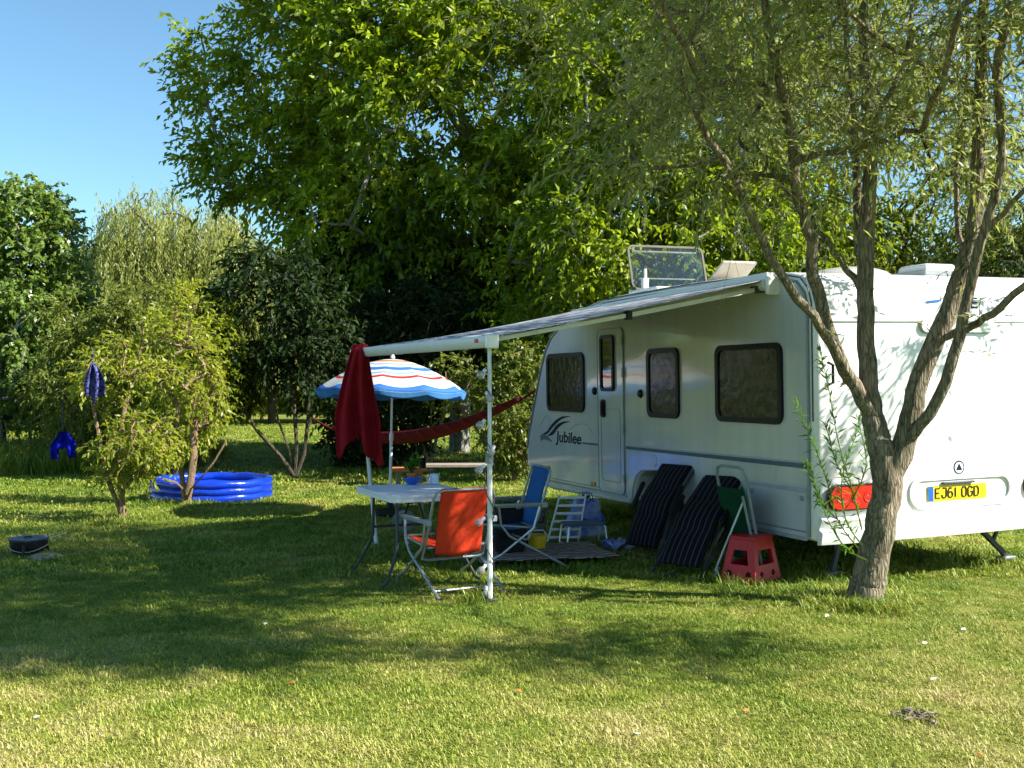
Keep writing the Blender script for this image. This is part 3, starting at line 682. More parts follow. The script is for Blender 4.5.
# number plate with its recess
rc = rear_plate('plate_recess', 'gel', rrect(1.12, .27, .13, 8, 1.43, .715), [rrect(1.04, .19, .09, 8, 1.43, .715)], .018, rear_y(1.35)-.003, car, bevel=.007)
pl = rear_plate('number_plate', 'plate', rrect(.63, .125, .01, 3, 1.375, .70), [], .008, rear_y(1.35)+.004, car)
rear_plate('country_band', 'eublue', [(1.062, .640), (1.115, .640), (1.115, .760), (1.062, .760)], [], .002, rear_y(1.35)+.0115, pl)
GL = {'E': [[(1, 1), (0, 1), (0, 0), (1, 0)], [(0, .52), (.85, .52)]], 'J': [[(.25, 1), (1, 1), (1, .22), (.8, 0), (.25, 0), (0, .22), (0, .32)]], '6': [[(.9, .95), (.3, 1), (0, .7), (0, .2), (.25, 0), (.75, 0), (1, .2), (1, .4), (.75, .58), (.25, .58), (.02, .42)]],
      '1': [[(.5, 1), (.5, 0)]], 'O': [[(.2, 0), (.8, 0), (1, .2), (1, .8), (.8, 1), (.2, 1), (0, .8), (0, .2), (.2, 0)]], 'G': [[(1, .8), (.8, 1), (.2, 1), (0, .8), (0, .2), (.2, 0), (.8, 0), (1, .2), (1, .48), (.6, .48)]], 'D': [[(0, 0), (0, 1), (.7, 1), (1, .75), (1, .25), (.7, 0), (0, 0)]]}
x = 1.137; gy = rear_y(1.35)+.0135
for ch in 'EJ61 OGD':
    if ch == ' ': x += .038; continue
    gw = .046 if ch != '1' else .020
    mb = MB()
    for st_ in GL[ch]:
        mb.tube([RM @ Vector((x+p[0]*gw, .662+p[1]*.080, gy)) for p in st_], .0068, 4, sq=1)
    mb.build('character', 'platetext', pl, smooth=False); x += gw+.0215
mb = MB(); mb.box(RM @ Vector((1.375, .782, rear_y(1.35)+.02)), (.34, .03, .018)); mb.build('plate_lamp', 'dkgrey', pl, bevel=.004)
# round badge: ring and pointed emblem
bd = rear_plate('badge', 'decal', rrect(.118, .118, .059, 8, 1.40, .905), [], .004, rear_y(1.35), car)
rear_plate('badge_ring', 'gel', rrect(.092, .092, .046, 8, 1.40, .905), [], .002, rear_y(1.35)+.0035, bd)
rear_plate('emblem', 'decal', [(1.366, .882), (1.434, .882), (1.40, .942)], [], .002, rear_y(1.35)+.005, bd)
# high level lamp bar and roof lettering
hb = rear_plate('lamp_bar', 'gel', rrect(.78, .12, .058, 8, 1.40, 2.10), [], .030, rear_y(1.35)-.004, car, bevel=.012)
rear_plate('bezel', 'decalmid', rrect(.80, .14, .068, 8, 1.40, 2.10), [rrect(.775, .115, .055, 8, 1.40, 2.10)], .014, rear_y(1.35)-.002, hb)
for w in (1.19, 1.62):
    mb = MB(); mb.lathe([(.022, 0), (.02, .01), (0, .014)], n=12, mtx=RM.to_3x3(), c=RM @ Vector((w, 2.115, rear_y(1.35)+.024))); mb.build('marker_lamp', 'redlens', hb)
vs, fs = text2d('ACE', .13, .0012, bold=.002); mb = MB(); mb.add(vs, fs, RM @ Matrix.Translation((1.45, 2.285, rear_y(1.35)+.001)) @ Matrix.Scale(1.5, 4, (1, 0, 0))); mb.build('lettering', 'decal', car, smooth=False)
rear_plate('logo', M['eublue'], [(1.06, 2.30), (1.24, 2.315), (1.24, 2.300), (1.10, 2.285)], [], .002, rear_y(1.35), car)
# grab handle at the corner
mb = MB(); mb.tube([(.10, -.05, 1.62), (.10, -.11, 1.64), (.10, -.11, 1.78), (.10, -.05, 1.80)], .012, 8); mb.build('grab_handle', 'black', car)
# underside: floor, axle, wheels, corner steadies
mb = MB(); mb.box((W/2, 2.9, .42), (W-.2, 5.4, .05)); mb.build('floor_board', 'rubber', car)
mb = MB(); mb.box((.55, 2.9, .34), (.06, 5.2, .12)); mb.box((W-.55, 2.9, .34), (.06, 5.2, .12)); mb.tube([(.2, 2.55, .33), (W-.2, 2.55, .33)], .04, 10); mb.build('chassis', 'dksteel', car)
for w in (.16, W-.16):
    wl = MB(); RY = Matrix.Rotation(PI/2, 3, 'Y')
    wl.lathe([(.20, -.09), (.31, -.09), (.335, -.06), (.335, .06), (.31, .09), (.20, .09)], n=32, mtx=RY, c=(w, 2.55, .335)); ty = wl.build('wheel', 'rubber', car)
    wl = MB(); wl.lathe([(.0, -.05), (.05, -.07), (.06, -.05), (.19, -.06), (.20, -.085), (.20, .085), (.19, .06), (.0, .05)], n=24, mtx=RY, c=(w, 2.55, .335)); wl.build('rim', 'alu', ty)
def steady(w, s, dw):
    mb = MB(); top = Vector((w-dw*.42, s, .37)); foot = Vector((w+dw*.10, s, .03)); mid = (top*.4+foot*.6)
    mb.tube([top, foot], .028, 4, sq=1); mb.tube([Vector((w+dw*.05, s, .37)), mid], .018, 4, sq=1); mb.tube([top, Vector((w+dw*.15, s, .38))], .02, 4, sq=1)
    st = mb.build('corner_steady', 'dksteel', car); mb = MB(); mb.box(foot+Vector((0, 0, -.015)), (.14, .11, .025)); mb.build('foot', 'steel', st, bevel=.004)
steady(2.28, .35, .75); steady(.50, .42, -.2); steady(.45, 5.3, -.6); steady(W-.45, 5.3, .6)
# rooflights, dome and vent box on the roof
RZ = 2.60
rl = MB(); RH = Matrix.Translation((.66, 3.35, RZ+.05)) @ Matrix.Rotation(R(-14), 4, 'X')
o_ = rrect(.96, .52, .08, 6, 0, .26)
vs, fs = plate2d(o_, [rrect(.915, .475, .05, 6, 0, .26)], .022); mb = MB(); mb.add(vs, fs, RH @ Matrix.Rotation(PI/2, 4, 'X')); hatch = mb.build('roof_hatch', mat('hatch_rim', (.13, .125, .10), .7, spec=.2), car, bevel=.006)
vs, fs = plate2d(rrect(.89, .45, .04, 6, 0, .26), [], .012); mb = MB(); mb.add(vs, fs, RH @ Matrix.Rotation(PI/2, 4, 'X')); mb.build('pane', 'perspex', hatch)
mb = MB(); mb.tube([RH @ Vector((-.36, .02, .14)), RH @ Vector((.34, .02, .14))], .008, 8); mb.tube([RH @ Vector((-.40, .02, .455)), RH @ Vector((.40, .02, .455))], .010, 8); mb.build('stay_bar', 'alupaint', hatch)
mb = MB(); mb.box((.28, 3.25, RZ+.10), (.06, .06, .14)); mb.box((.28, 3.24, RZ+.20), (.025, .03, .14)); mb.build('stay_bracket', 'alupaint', hatch)
mb = MB(); mb.box((1.04, 3.25, RZ+.06), (.06, .06, .08)); mb.build('stay_bracket', 'alupaint', hatch)
mb = MB(); mb.box((.66, 3.1, RZ+.02), (1.0, .62, .05)); mb.build('hatch_frame', 'gel', hatch, bevel=.01)
mb = MB(); mb.box((.74, 2.30, RZ+.13), (.40, .42, .03), Matrix.Rotation(R(-32), 3, 'X')); h2 = mb.build('vent_hatch', mat('hatch_cream', (.42, .38, .31), .6, spec=.2), car, bevel=.008)
mb = MB(); mb.box((.72, 2.3, RZ+.02), (.46, .44, .04)); mb.build('hatch_frame', 'gel', h2, bevel=.01)
mb = MB(); mb.lathe([(.40, 0), (.40, .03), (.36, .07), (.26, .11), (.12, .135), (0, .14)], n=28); o = mb.build('roof_dome', mat('dome_plastic', (.45, .44, .38), .3, c2=(.36, .35, .3), scale=5, coat=.4), car); o.location = (1.12, .95, RZ-.03); o.scale = (1, .9, .8)
mb = MB(); mb.box((1.90, .8, RZ+.05), (.40, .42, .10), taper=(.82, .82)); vb = mb.build('vent_box', 'gel', car, bevel=.02)
mb = MB(); mb.box((1.90, .8, RZ+.01), (.47, .47, .05)); mb.build('hatch_frame', 'trimgrey', vb, bevel=.006)

# ------------------------------------------------------------------ awning
aw = thing('awning', 'roll-out canopy fixed to the caravan side, standing on two white legs', 'awning', (CX, CY, 0)); aw.rotation_euler = (0, 0, T); CI = (Matrix.Translation((CX, CY, 0)) @ Matrix.Rotation(T, 4, 'Z')).inverted()
N1 = CI @ Vector((-.17, 8.29, 1.95)); N2 = CI @ Vector((-1.62, 11.5, 1.955))
H1 = Vector((-.10, .50, 2.46)); H2_ = Vector((-.10, 4.35, 2.42))
mb = MB(); mb.tube([H1+Vector((.02, -.02, .045)), H2_+Vector((.02, 0, .02))], [.085, .07], 4, sq=1); mb.tube([H1+Vector((-.04, -.02, .0)), H2_+Vector((-.04, 0, .0))], .05, 12); hs = mb.build('housing', 'alupaint', aw)
mb = MB(); mb.box((-.09, .46, 2.455), (.15, .05, .16)); mb.build('end_cap', 'gel', hs, bevel=.02)
gx, gy = 26, 14; mb = MB()
for i in range(gx+1):
    u = i/gx
    for j in range(gy+1):
        v = j/gy; p = H1.lerp(H2_, u)*(1-v)+N1.lerp(N2, u)*v; p = p+Vector((0, 0, .055*(1-v)+.04*v-.022*math.sin(PI*v)*(1+.25*math.sin(u*9))+.008*math.sin(u*40+v*5)*v)); mb.v.append(tuple(p))
for i in range(gx):
    for j in range(gy): mb.f.append((i*(gy+1)+j, (i+1)*(gy+1)+j, (i+1)*(gy+1)+j+1, i*(gy+1)+j+1))
fab = mb.build('canopy', 'awn', aw, solid=.003)
d = (N2-N1).normalized(); mb = MB(); q0 = N1-d*.05; q1 = N2+d*.12
side_ = Vector((0, 0, 1)).cross(d).normalized(); pr = [(.035, .045), (.045, .02), (.035, -.03), (.02, -.045), (-.02, -.045), (-.04, -.02), (-.04, .03), (-.02, .045)]
for q in (q0, q1):
    for (a, b) in pr: mb.v.append(tuple(q+side_*a+Vector((0, 0, b))))
for k in range(8): mb.f.append((k, (k+1) % 8, 8+(k+1) % 8, 8+k))
mb.f.append(tuple(range(8))[::-1]); mb.f.append(tuple(range(8, 16))); fb = mb.build('front_rail', 'alupaint', aw)
mb = MB(); mb.box(q0, (.10, .05, .11), Matrix.Rotation(math.atan2(-d.x, d.y), 3, 'Z')); mb.build('end_cap', 'gel', fb, bevel=.012)
mb = MB(); mb.box(q0+d*.20+side_*.046+Vector((0, 0, .01)), (.006, .06, .03), Matrix.Rotation(math.atan2(-d.x, d.y), 3, 'Z')); mb.build('sticker', 'red', fb, bevel=.001)
# folding arms
for (A, B, s) in ((H1+Vector((-.05, .10, -.03)), N1+d*.06+Vector((0, 0, .005)), 1), (H2_+Vector((-.05, -.1, -.03)), N2-d*.06, -1)):
    e = A.lerp(B, .5)+Vector((0, s*.02, -.01)); mb = MB(); mb.tube([A, e], .026, 4, sq=1); mb.tube([e, B], .023, 4, sq=1); ar = mb.build('arm', 'cream', aw)
    mb = MB(); mb.lathe([(.035, -.035), (.035, .035)], c=e, n=14); mb.build('elbow', 'black', ar); mb = MB(); mb.box(A, (.08, .12, .06)); mb.build('bracket', 'dkgrey', ar, bevel=.006)
def post(top, foot, name='leg'):
    top, foot = CI @ Vector(top), CI @ Vector(foot); m = top.lerp(foot, .45); mb = MB(); mb.tube([top, m], .016, 8); mb.tube([m, foot], .0205, 8); p = mb.build(name, 'alupaint', aw)
    mb = MB(); mb.lathe([(.033, 0), (.033, .07)], c=m-Vector((0, 0, .03)), n=12); mb.build('clamp', 'trimgrey', p); mb = MB(); mb.box(foot+Vector((0, 0, .012)), (.09, .09, .024)); mb.build('foot', 'dkgrey', p, bevel=.005)
post((-.17, 8.31, 1.93), (-.165, 8.26, 0)); post((-1.60, 11.45, 1.93), tuple(G(376.5, 546)))

# ------------------------------------------------------------------ cloth helper
def cloth_grid(fn, nu, nv, name, m, parent=None, solid=.006, closed=False):
    V = [tuple(fn(i/nu, j/nv)) for i in range(nu+1) for j in range(nv+1)]
    mb = MB(); mb.v = V
    for i in range(nu):
        for j in range(nv): mb.f.append((i*(nv+1)+j, (i+1)*(nv+1)+j, (i+1)*(nv+1)+j+1, i*(nv+1)+j+1))
    return mb.build(name, m, parent, solid=solid, ang=80)
# red towel over the rail end
tb = Vector((-1.60, 11.38, 2.0)); td = Vector((-.415, .91, 0))
def towel(u, v):
    # u across, v down; gathered on the rail then opening in folds
    w = .11+.23*min(1, v*1.6)+.05*v; sp = (u-.5)*w*1.25
    fold = (.018+.050*min(1, v*1.5))*math.sin(u*16+1.2*v)+.03*math.sin(u*7-2*v+1)
    ln = 1.18-.30*abs(u-.12)**1.2*0-.20*math.sin(u*PI*1.15+.2)+.06*math.sin(u*11)+.03*math.sin(u*23)
    z = 2.035-v*ln; x = -1.545+sp+.02*v-.03*math.sin(v*3); y = 11.15+fold-.05*v
    if v < .06: y = 11.15+fold*.5+.10*(1-v/.06)
    return Vector((x, y, z))
tag(cloth_grid(towel, 44, 40, 'towel', 'towel', solid=.009), 'dark red bath towel hanging in folds over the left end of the awning rail', 'towel')
def towel_b(u, v):
    w = .09+.14*min(1, v*1.4); x = -1.60+(u-.5)*w-.05*v; y = 11.30+.035*math.sin(u*12+v)+.02; return Vector((x, y, 2.03-v*(.85+.15*u)))
cloth_grid(towel_b, 20, 24, 'towel_back_fold', 'towel', bpy.data.objects['towel'], solid=.009)

# ------------------------------------------------------------------ string of bulbs round the near post
sl_ = thing('string_light', 'string of clear round bulbs wound down the near awning post', 'string lights', (-.165, 8.27, 0))
pts = []; top = 1.86
for i in range(70):
    t = i/69; a = t*2*PI*4.5; z = top-t*(top-.06); pts.append((.036*math.cos(a)-.004, .036*math.sin(a), z))
mb = MB(); mb.tube(pts, .004, 5); mb.build('cable', 'rubber', sl_)
for (px, py, a) in ((481, 375, 180), (480, 425, 170), (490, 398, 350), (491, 452, 0), (479, 470, 190), (479, 522, 160), (481, 570, 180), (486, 593, 240)):
    X = (px-512)/F*8.27+.165; z = EYE-(py-384)/F*8.27; c = Vector((X, -.03, z)); hk = Vector((.03 if X > 0 else -.03, -.02, z+.045)); dr = (c-hk).normalized()
    mb = MB(); mt = dr.to_track_quat('Z', 'Y').to_matrix()
    mb.lathe([(0, .034), (.014, .030), (.026, .018), (.030, 0), (.026, -.016), (.014, -.030), (.012, -.036)], n=16, c=c, mtx=mt); b_ = mb.build('bulb', 'bulb', sl_)
    mb = MB(); mb.lathe([(.014, -.028), (.015, -.052), (.006, -.06)], n=12, c=c, mtx=mt); mb.build('socket', 'alupaint', b_)

# ------------------------------------------------------------------ folding table
A, B_, C_, D_ = Vector((-1.34, 9.56)), Vector((-.92, 8.66)), Vector((-.30, 9.05)), Vector((-.75, 9.96))
tc_ = (A+B_+C_+D_)/4; ta = math.atan2((A-B_).y, (A-B_).x)-PI/2
t = thing('folding_table', 'white plastic folding table on grey tube legs, with the blue bowl and mug on it', 'table', (tc_.x, tc_.y, 0), ta)
TW, TL = .74, 1.02
vs, fs = plate2d(rrect(TW, TL, .07, 6), [], .022); mb = MB(); mb.add(vs, fs, Matrix.Translation((0, 0, .729))); top_ = mb.build('tabletop', 'whitepl', t, bevel=.006)
vs, fs = plate2d(rrect(TW, TL, .07, 6), [rrect(TW-.05, TL-.05, .05, 6)], .035); mb = MB(); mb.add(vs, fs, Matrix.Translation((0, 0, .705))); mb.build('rim', 'whitepl', top_, bevel=.004)
for s in (-1, 1):
    y0, y1 = s*.30, s*.42
    q = [(-.26, y0, .70), (-.26, y0+s*.02, .30), (-.30, y1, .06), (-.33, y1+s*.02, .015), (.33, y1+s*.02, .015), (.30, y1, .06), (.26, y0+s*.02, .30), (.26, y0, .70)]
    mb = MB(); mb.tube([Vector(p) for p in [(-.26, y0, .70), (-.26, y0+s*.02, .34), (-.28, y0+s*.05, .26), (-.38, y1, .05), (-.42, y1, .014)]], .013, 8); mb.build('leg', 'dksteel', t)
    mb = MB(); mb.tube([Vector(p) for p in [(.26, y0, .70), (.26, y0+s*.02, .34), (.28, y0+s*.05, .26), (.38, y1, .05), (.42, y1, .014)]], .013, 8); mb.build('leg', 'dksteel', t)
    mb = MB(); mb.tube([(-.26, y0+s*.015, .40), (.26, y0+s*.015, .40)], .011, 8); mb.build('stretcher', 'dksteel', t)
    mb = MB(); mb.tube([(0, y0+s*.015, .40), (0, s*.06, .70)], .010, 8); mb.build('brace', 'dksteel', t)
TI = Matrix.Translation((tc_.x, tc_.y, 0))
# bowl with plant pot, mug, black beaker on the table
bp = G(412, 484.5, .74); bp = Vector((bp.x, bp.y, .741))
b = thing('bowl', 'round cobalt blue bowl on the white table', 'bowl', bp); mb = MB()
mb.lathe([(.035, 0), (.040, .003), (.062, .025), (.078, .058), (.080, .066), (.074, .066), (.058, .028), (.03, .010), (0, .009)], n=28, caps=False); mb.build('vessel', 'bluegl', b)
pp = thing('potted_plant', 'leafy green herb in a terracotta pot standing in the blue bowl', 'plant', bp+Vector((0, 0, .0145))); mb = MB()
mb.lathe([(.034, 0), (.044, .07), (.050, .072), (.051, .088), (.044, .088), (.042, .075), (0, .074)], n=24); mb.build('pot', 'terra', pp)
r_ = np.random.default_rng(5); mb = MB(); CC, DD = [], []
for i in range(26):
    a = r_.random()*6.28; h = .07+.10*r_.random(); e = np.array([math.cos(a)*.05*r_.random()*1.4, math.sin(a)*.05*r_.random()*1.4, .08+h]); mb.tube([(0, 0, .07), (e[0]*.5, e[1]*.5, .08+h*.6), tuple(e)], .0016, 4)
    for j in range(7): CC.append(e*(.7+.3*r_.random())+r_.normal(size=3)*.006); v = r_.normal(size=3); v[2] = abs(v[2])*.4; DD.append(v/np.linalg.norm(v))
st = mb.build('stem', LM['pot'], pp); CC, DD = np.array(CC), np.array(DD); V, Q = leaf_arrays(CC, DD, np.full(len(CC), .035), np.full(len(CC), .022), .2, 3); np_mesh('foliage', V, Q, LM['pot'], pp)
mg = G(434.5, 484, .74); g_ = thing('mug', 'pale blue patterned mug right of the blue bowl', 'mug', (mg.x, mg.y, .741), .4); mb = MB()
mb.lathe([(.030, 0), (.041, .004), (.043, .09), (.039, .09), (.037, .010), (0, .009)], n=26, caps=False); cu_ = mb.build('cup', 'mug', g_)
mb = MB(); mb.tube([(-.041, 0, .075), (-.066, 0, .068), (-.070, 0, .045), (-.060, 0, .026), (-.040, 0, .020)], .0055, 8); mb.build('handle', 'mug', cu_)

# ------------------------------------------------------------------ folding armchairs
def armchair(label, canvas, backh=.84):
    t = thing('folding_chair', label, 'chair', (0, 0, 0), 0)
    L_ = .265
    seat_y0, seat_y1 = -.03, .40
    bt = [Vector((s_, y, z)) for (s_, y, z) in [(-L_, .02, .30)]]
    mb = MB(); c_ = [(-L_, .04, .27), (-L_, -.05, .45), (-L_, -.16, backh-.07), (-L_+.02, -.172, backh-.02), (-L_+.07, -.178, backh), (L_-.07, -.178, backh), (L_-.02, -.172, backh-.02), (L_, -.16, backh-.07), (L_, -.05, .45), (L_, .04, .27)]
    mb.tube(c_, .0115, 8); mb.tube([(-L_, .04, .27), (-L_+.04, .05, .255), (L_-.04, .05, .255), (L_, .04, .27)], .0115, 8); mb.build('back_frame', 'steel', t)
    fw = .20
    def fback(u, v): return Vector(((u-.5)*fw*2*(1.04-.05*v), -.186+.135*v+.012*math.sin(v*PI)+.010*math.sin(u*PI), backh+.012-.53*v+.012*math.cos(u*PI*2)*(v > .95)))
    cloth_grid(fback, 10, 14, 'backrest', canvas, t, solid=.008)
    def fseat(u, v): return Vector(((u-.5)*fw*2.1, -.02+.42*v, .37-.03*math.sin(PI*u)-.03*math.sin(PI*v)+.03*v))
    cloth_grid(fseat, 10, 10, 'seat', canvas, t, solid=.008)
    mb = MB(); mb.tube([(-L_+.02, -.03, .36), (-L_+.02, .40, .40), (-L_+.06, .43, .40), (L_-.06, .43, .40), (L_-.02, .40, .40), (L_-.02, -.03, .36), (-L_+.02, -.03, .36)], .011, 8); mb.build('seat_frame', 'steel', t)
    for s_ in (-1, 1):
        x = s_*(L_+.022); mb = MB(); mb.tube([(x, .32, .565), (x, .30, .40), (x, .22, .30), (x, -.24, .05), (x, -.30, .012)], .011, 8); mb.build('leg', 'steel', t)
        mb = MB(); mb.tube([(x, -.06, .555), (x, .0, .36), (x, .30, .14), (x, .44, .08), (x, .47, .012)], .011, 8); mb.build('leg', 'alu', t)
        mb = MB(); mb.box((x, .13, .575), (.045, .46, .022)); ar = mb.build('armrest', 'trimgrey', t, bevel=.009)
        mb = MB(); mb.tube([(x, -.12, .555), (x, .34, .560)], .010, 8); mb.build('arm_tube', 'steel', ar)
        mb = MB(); mb.box((x, -.10, .565), (.05, .06, .05)); mb.build('hinge', 'trimgrey', ar, bevel=.008)
    mb = MB(); mb.tube([(-L_-.022, -.22, .06), (L_+.022, -.22, .06)], .009, 8); mb.build('stretcher', 'steel', t)
    return t
c1 = armchair('folding armchair with bright orange canvas, seen from behind at the white table', 'orange', .815); c1.location = (-.45, 8.66, 0); c1.rotation_euler = (0, 0, R(30)); 
c2 = armchair('folding armchair with blue canvas, turned sideways between the near post and the caravan', 'blue', .88); c2.location = (.10, 9.95, 0); c2.rotation_euler = (0, 0, R(108))

# ------------------------------------------------------------------ red folding step stool
q = G(752, 583); st = thing('step_stool', 'pinkish red plastic folding step stool with cut-out sides, beside the caravan', 'stool', (q.x+.02, q.y+.13, 0), R(47))
H, wb, wt, db, dt = .38, .40, .29, .32, .21
def panel(wbot, wtop, m4, name):
    out = [(-wbot/2, 0), (wbot/2, 0), (wtop/2, H-.03), (-wtop/2, H-.03)]
    f = lambda y: (wbot+(wtop-wbot)*y/H)/2
    ht = [(-f(.27)+.06, .27), (f(.27)-.06, .27), (f(.15)-.055, .15), (-f(.15)+.055, .15)]
    c1_ = [(-.09+.026*math.cos(a*PI/8), .075+.026*math.sin(a*PI/8)) for a in range(16)]; c2_ = [(.09+.026*math.cos(a*PI/8), .075+.026*math.sin(a*PI/8)) for a in range(16)]
    c3 = [(-.03+.06*math.cos(a*PI/8)*.0+x_, y_) for a, (x_, y_) in enumerate([])]
    vs, fs = plate2d(out, [ht, c1_, c2_], .016); mb = MB(); mb.add(vs, fs, m4); return mb.build(name, 'red', st, bevel=.003)
tl_ = lambda d0, d1: math.atan2((d0-d1)/2, H-.03)
for s_ in (-1, 1):
    m4 = Matrix.Translation((0, s_*db/2, .0)) @ Matrix.Rotation(s_*tl_(db, dt), 4, 'X') @ Matrix.Rotation(PI/2, 4, 'X'); panel(wb, wt, m4, 'side_panel')
    m4 = Matrix.Rotation(PI/2, 4, 'Z') @ Matrix.Translation((0, s_*wb/2, .0)) @ Matrix.Rotation(s_*tl_(wb, wt), 4, 'X') @ Matrix.Rotation(PI/2, 4, 'X'); panel(db, dt, m4, 'end_panel')
vs, fs = plate2d(rrect(wt+.03, dt+.03, .03, 5), [[(x+.009*math.cos(a*PI/4), y+.009*math.sin(a*PI/4)) for a in range(8)] for x in (-.10, -.06, -.02, .02, .06, .10) for y in (-.07, -.035, 0, .035, .07)], .03)
mb = MB(); mb.add(vs, fs, Matrix.Translation((0, 0, H-.017))); tt = mb.build('top', 'red', st, bevel=.003)
for sx in (-1, 1):
    for sy in (-1, 1):
        mb = MB(); mb.tube([(sx*wb/2, sy*db/2, .002), (sx*wt/2, sy*dt/2, H-.04)], .011, 8); mb.build('corner_hinge', 'red', st)

# ------------------------------------------------------------------ padded recliners leaning on the caravan
def recliner(label, loc, rz, lean, bend, LN):
    t = thing('folded_recliner', label, 'recliner', loc, rz, 'striped recliners leaning on the caravan')
    # local: x width, path climbs along +y/z from the ground to the caravan
    Wd = .39; n = 22; path = []; y = .02; z = .10; a = lean
    for i in range(n+1):
        u = i/n; path.append((y, z)); aa = lean+bend*math.sin(u*PI*1.7+.6); st_ = LN/n; y += math.cos(aa)*st_; z += math.sin(aa)*st_
    def pad(u, v):
        k = v*n; i = min(n-1, int(k)); f = k-i; y = path[i][0]*(1-f)+path[i+1][0]*f; z = path[i][1]*(1-f)+path[i+1][1]*f
        puff = .028*abs(math.sin(v*PI*3.0))**.5*(math.sin(PI*u)**.3 if 0 < u < 1 else 0); nx, nz = -math.sin(lean), math.cos(lean)
        return Vector(((u-.5)*Wd*(1 if v < .75 else .96), y+nx*puff, z+nz*puff))
    cloth_grid(pad, 14, 44, 'padded_cloth', 'lounger', t, solid=.022)
    for s in (-1, 1):
        x = s*(Wd/2+.02); mb = MB(); mb.tube([(x, path[i][0]+.015, path[i][1]-.02) for i in range(0, n+1, 2)], .012, 8); mb.build('side_rail', 'dksteel', t)
        mb = MB(); mb.tube([(x+s*.02, -.05, .012), (x+s*.02, .08, .12), (x+s*.02, path[12][0]+.10, path[12][1]-.10)], .012, 8); mb.build('leg', 'dksteel', t)
        mb = MB(); mb.box((x+s*.03, path[12][0]-.02, path[12][1]+.02), (.045, .30, .03), Matrix.Rotation(lean, 3, 'X')); mb.build('armrest', 'black', t, bevel=.01)
    mb = MB(); mb.tube([(-Wd/2-.04, -.05, .014), (Wd/2+.04, -.05, .014)], .012, 8); mb.build('foot_bar', 'dksteel', t)
    mb = MB(); mb.tube([(-Wd/2, path[n][0]+.01, path[n][1]-.01), (Wd/2, path[n][0]+.01, path[n][1]-.01)], .012, 8); mb.build('head_bar', 'dksteel', t)
    return t
def on_ground(px, py): q = G(px, py); return (q.x, q.y, 0)
recliner('folded black recliner with thin white stripes, the left one beside the wheel', (1.20, 10.33, 0), R(-50), R(56), .16, .90)
recliner('folded black recliner with thin white stripes and bent headrest, the one beside the white poles', (1.40, 9.27, 0), R(-38), R(40), .14, 1.08)
# green folded chair and pale tube frame behind the second recliner
fc = thing('folded_garden_chair', 'folded chair with green cloth and pale tube frame leaning on the caravan behind the recliner', 'chair', (2.03, 9.42, 0), T-PI/2)
Rl = Matrix.Rotation(R(-16), 4, 'X')
def lean_pt(x, z, o=0): return Matrix.Rotation(R(12), 4, 'X') @ Vector((x, -o, z))
mb = MB(); mb.tube([lean_pt(-.22, .02), lean_pt(-.22, .86), lean_pt(-.19, .93), lean_pt(-.13, .95), lean_pt(.13, .95), lean_pt(.19, .93), lean_pt(.22, .86), lean_pt(.22, .02)], .013, 8); mb.build('back_frame', 'trimgrey', fc)
mb = MB(); mb.box(lean_pt(0, .46, .03), (.40, .02, .62), Matrix.Rotation(R(12), 3, 'X')); mb.build('backrest', 'green', fc, bevel=.006)
mb = MB(); mb.tube([lean_pt(.20, .72, .05), lean_pt(.24, .06, .05)], .012, 8); mb.build('side_rail', 'trimgrey', fc)
# two pale poles
for i, (a, b) in enumerate(((G(708, 562), P(741, 498, 9.25)), (G(715, 578), P(744, 500, 9.2)))):
    a = Vector(a); a.z = .01; d = Vector(b)-a; pl_ = thing('camp_pole', ['pale thin pole leaning between the recliner and stool, left of its pair', 'pale thin pole leaning between the recliner and stool, right of its pair'][i], 'pole', a, 0, 'pale poles leaning by the recliner')
    mb = MB(); mb.tube([(0, 0, .05), tuple(d)], .0085, 8); mb.build('shaft', 'alupaint', pl_); mb = MB(); mb.tube([(0, 0, .0), tuple(d.normalized()*.09)], [.015, .010], 8); mb.build('end_cap', 'decalmid', pl_)

# ------------------------------------------------------------------ small things under the awning
# aluminium footstool
q = G(600, 545); fs_ = thing('footstool', 'low aluminium stool with dark top in front of the caravan wheel side', 'stool', (.72, 11.1, 0), R(14)); mb = MB()
mb.box((0, 0, .225), (.40, .28, .022)); mb.build('seat', 'decalgrey', fs_, bevel=.008)
for s in (-1, 1):
    mb = MB(); mb.tube([(s*.21, -.13, .01), (s*.19, -.13, .20), (s*.165, -.12, .222), (s*.165, .12, .222), (s*.19, .13, .20), (s*.21, .13, .01)], .010, 8); mb.build('leg', 'alu', fs_)
    mb = MB(); mb.tube([(s*.205, -.13, .03), (s*.205, .13, .03)], .008, 6); mb.build('stretcher', 'alu', fs_)
# white slatted rack
a = G(566, 530); rk = thing('slatted_rack', 'white slatted folding rack leaning before the blue bag', 'rack', (.52, 11.25, 0), R(6)); mb = MB()
LR = lambda x, z: Vector((x+z*.28, z*.35, z+.01))
for x in (-.16, .16):
    mb = MB(); mb.tube([LR(x, 0), LR(x*.85, .47)], .010, 8); mb.build('side_rail', 'whitepl', rk)
for k in range(6):
    z = .05+.078*k; mb = MB(); mb.box((LR(-.155, z)+LR(.155, z))/2, (.32*(1-.02*k), .012, .026), Matrix.Rotation(R(-19), 3, 'X')); mb.build('slat', 'whitepl', rk)
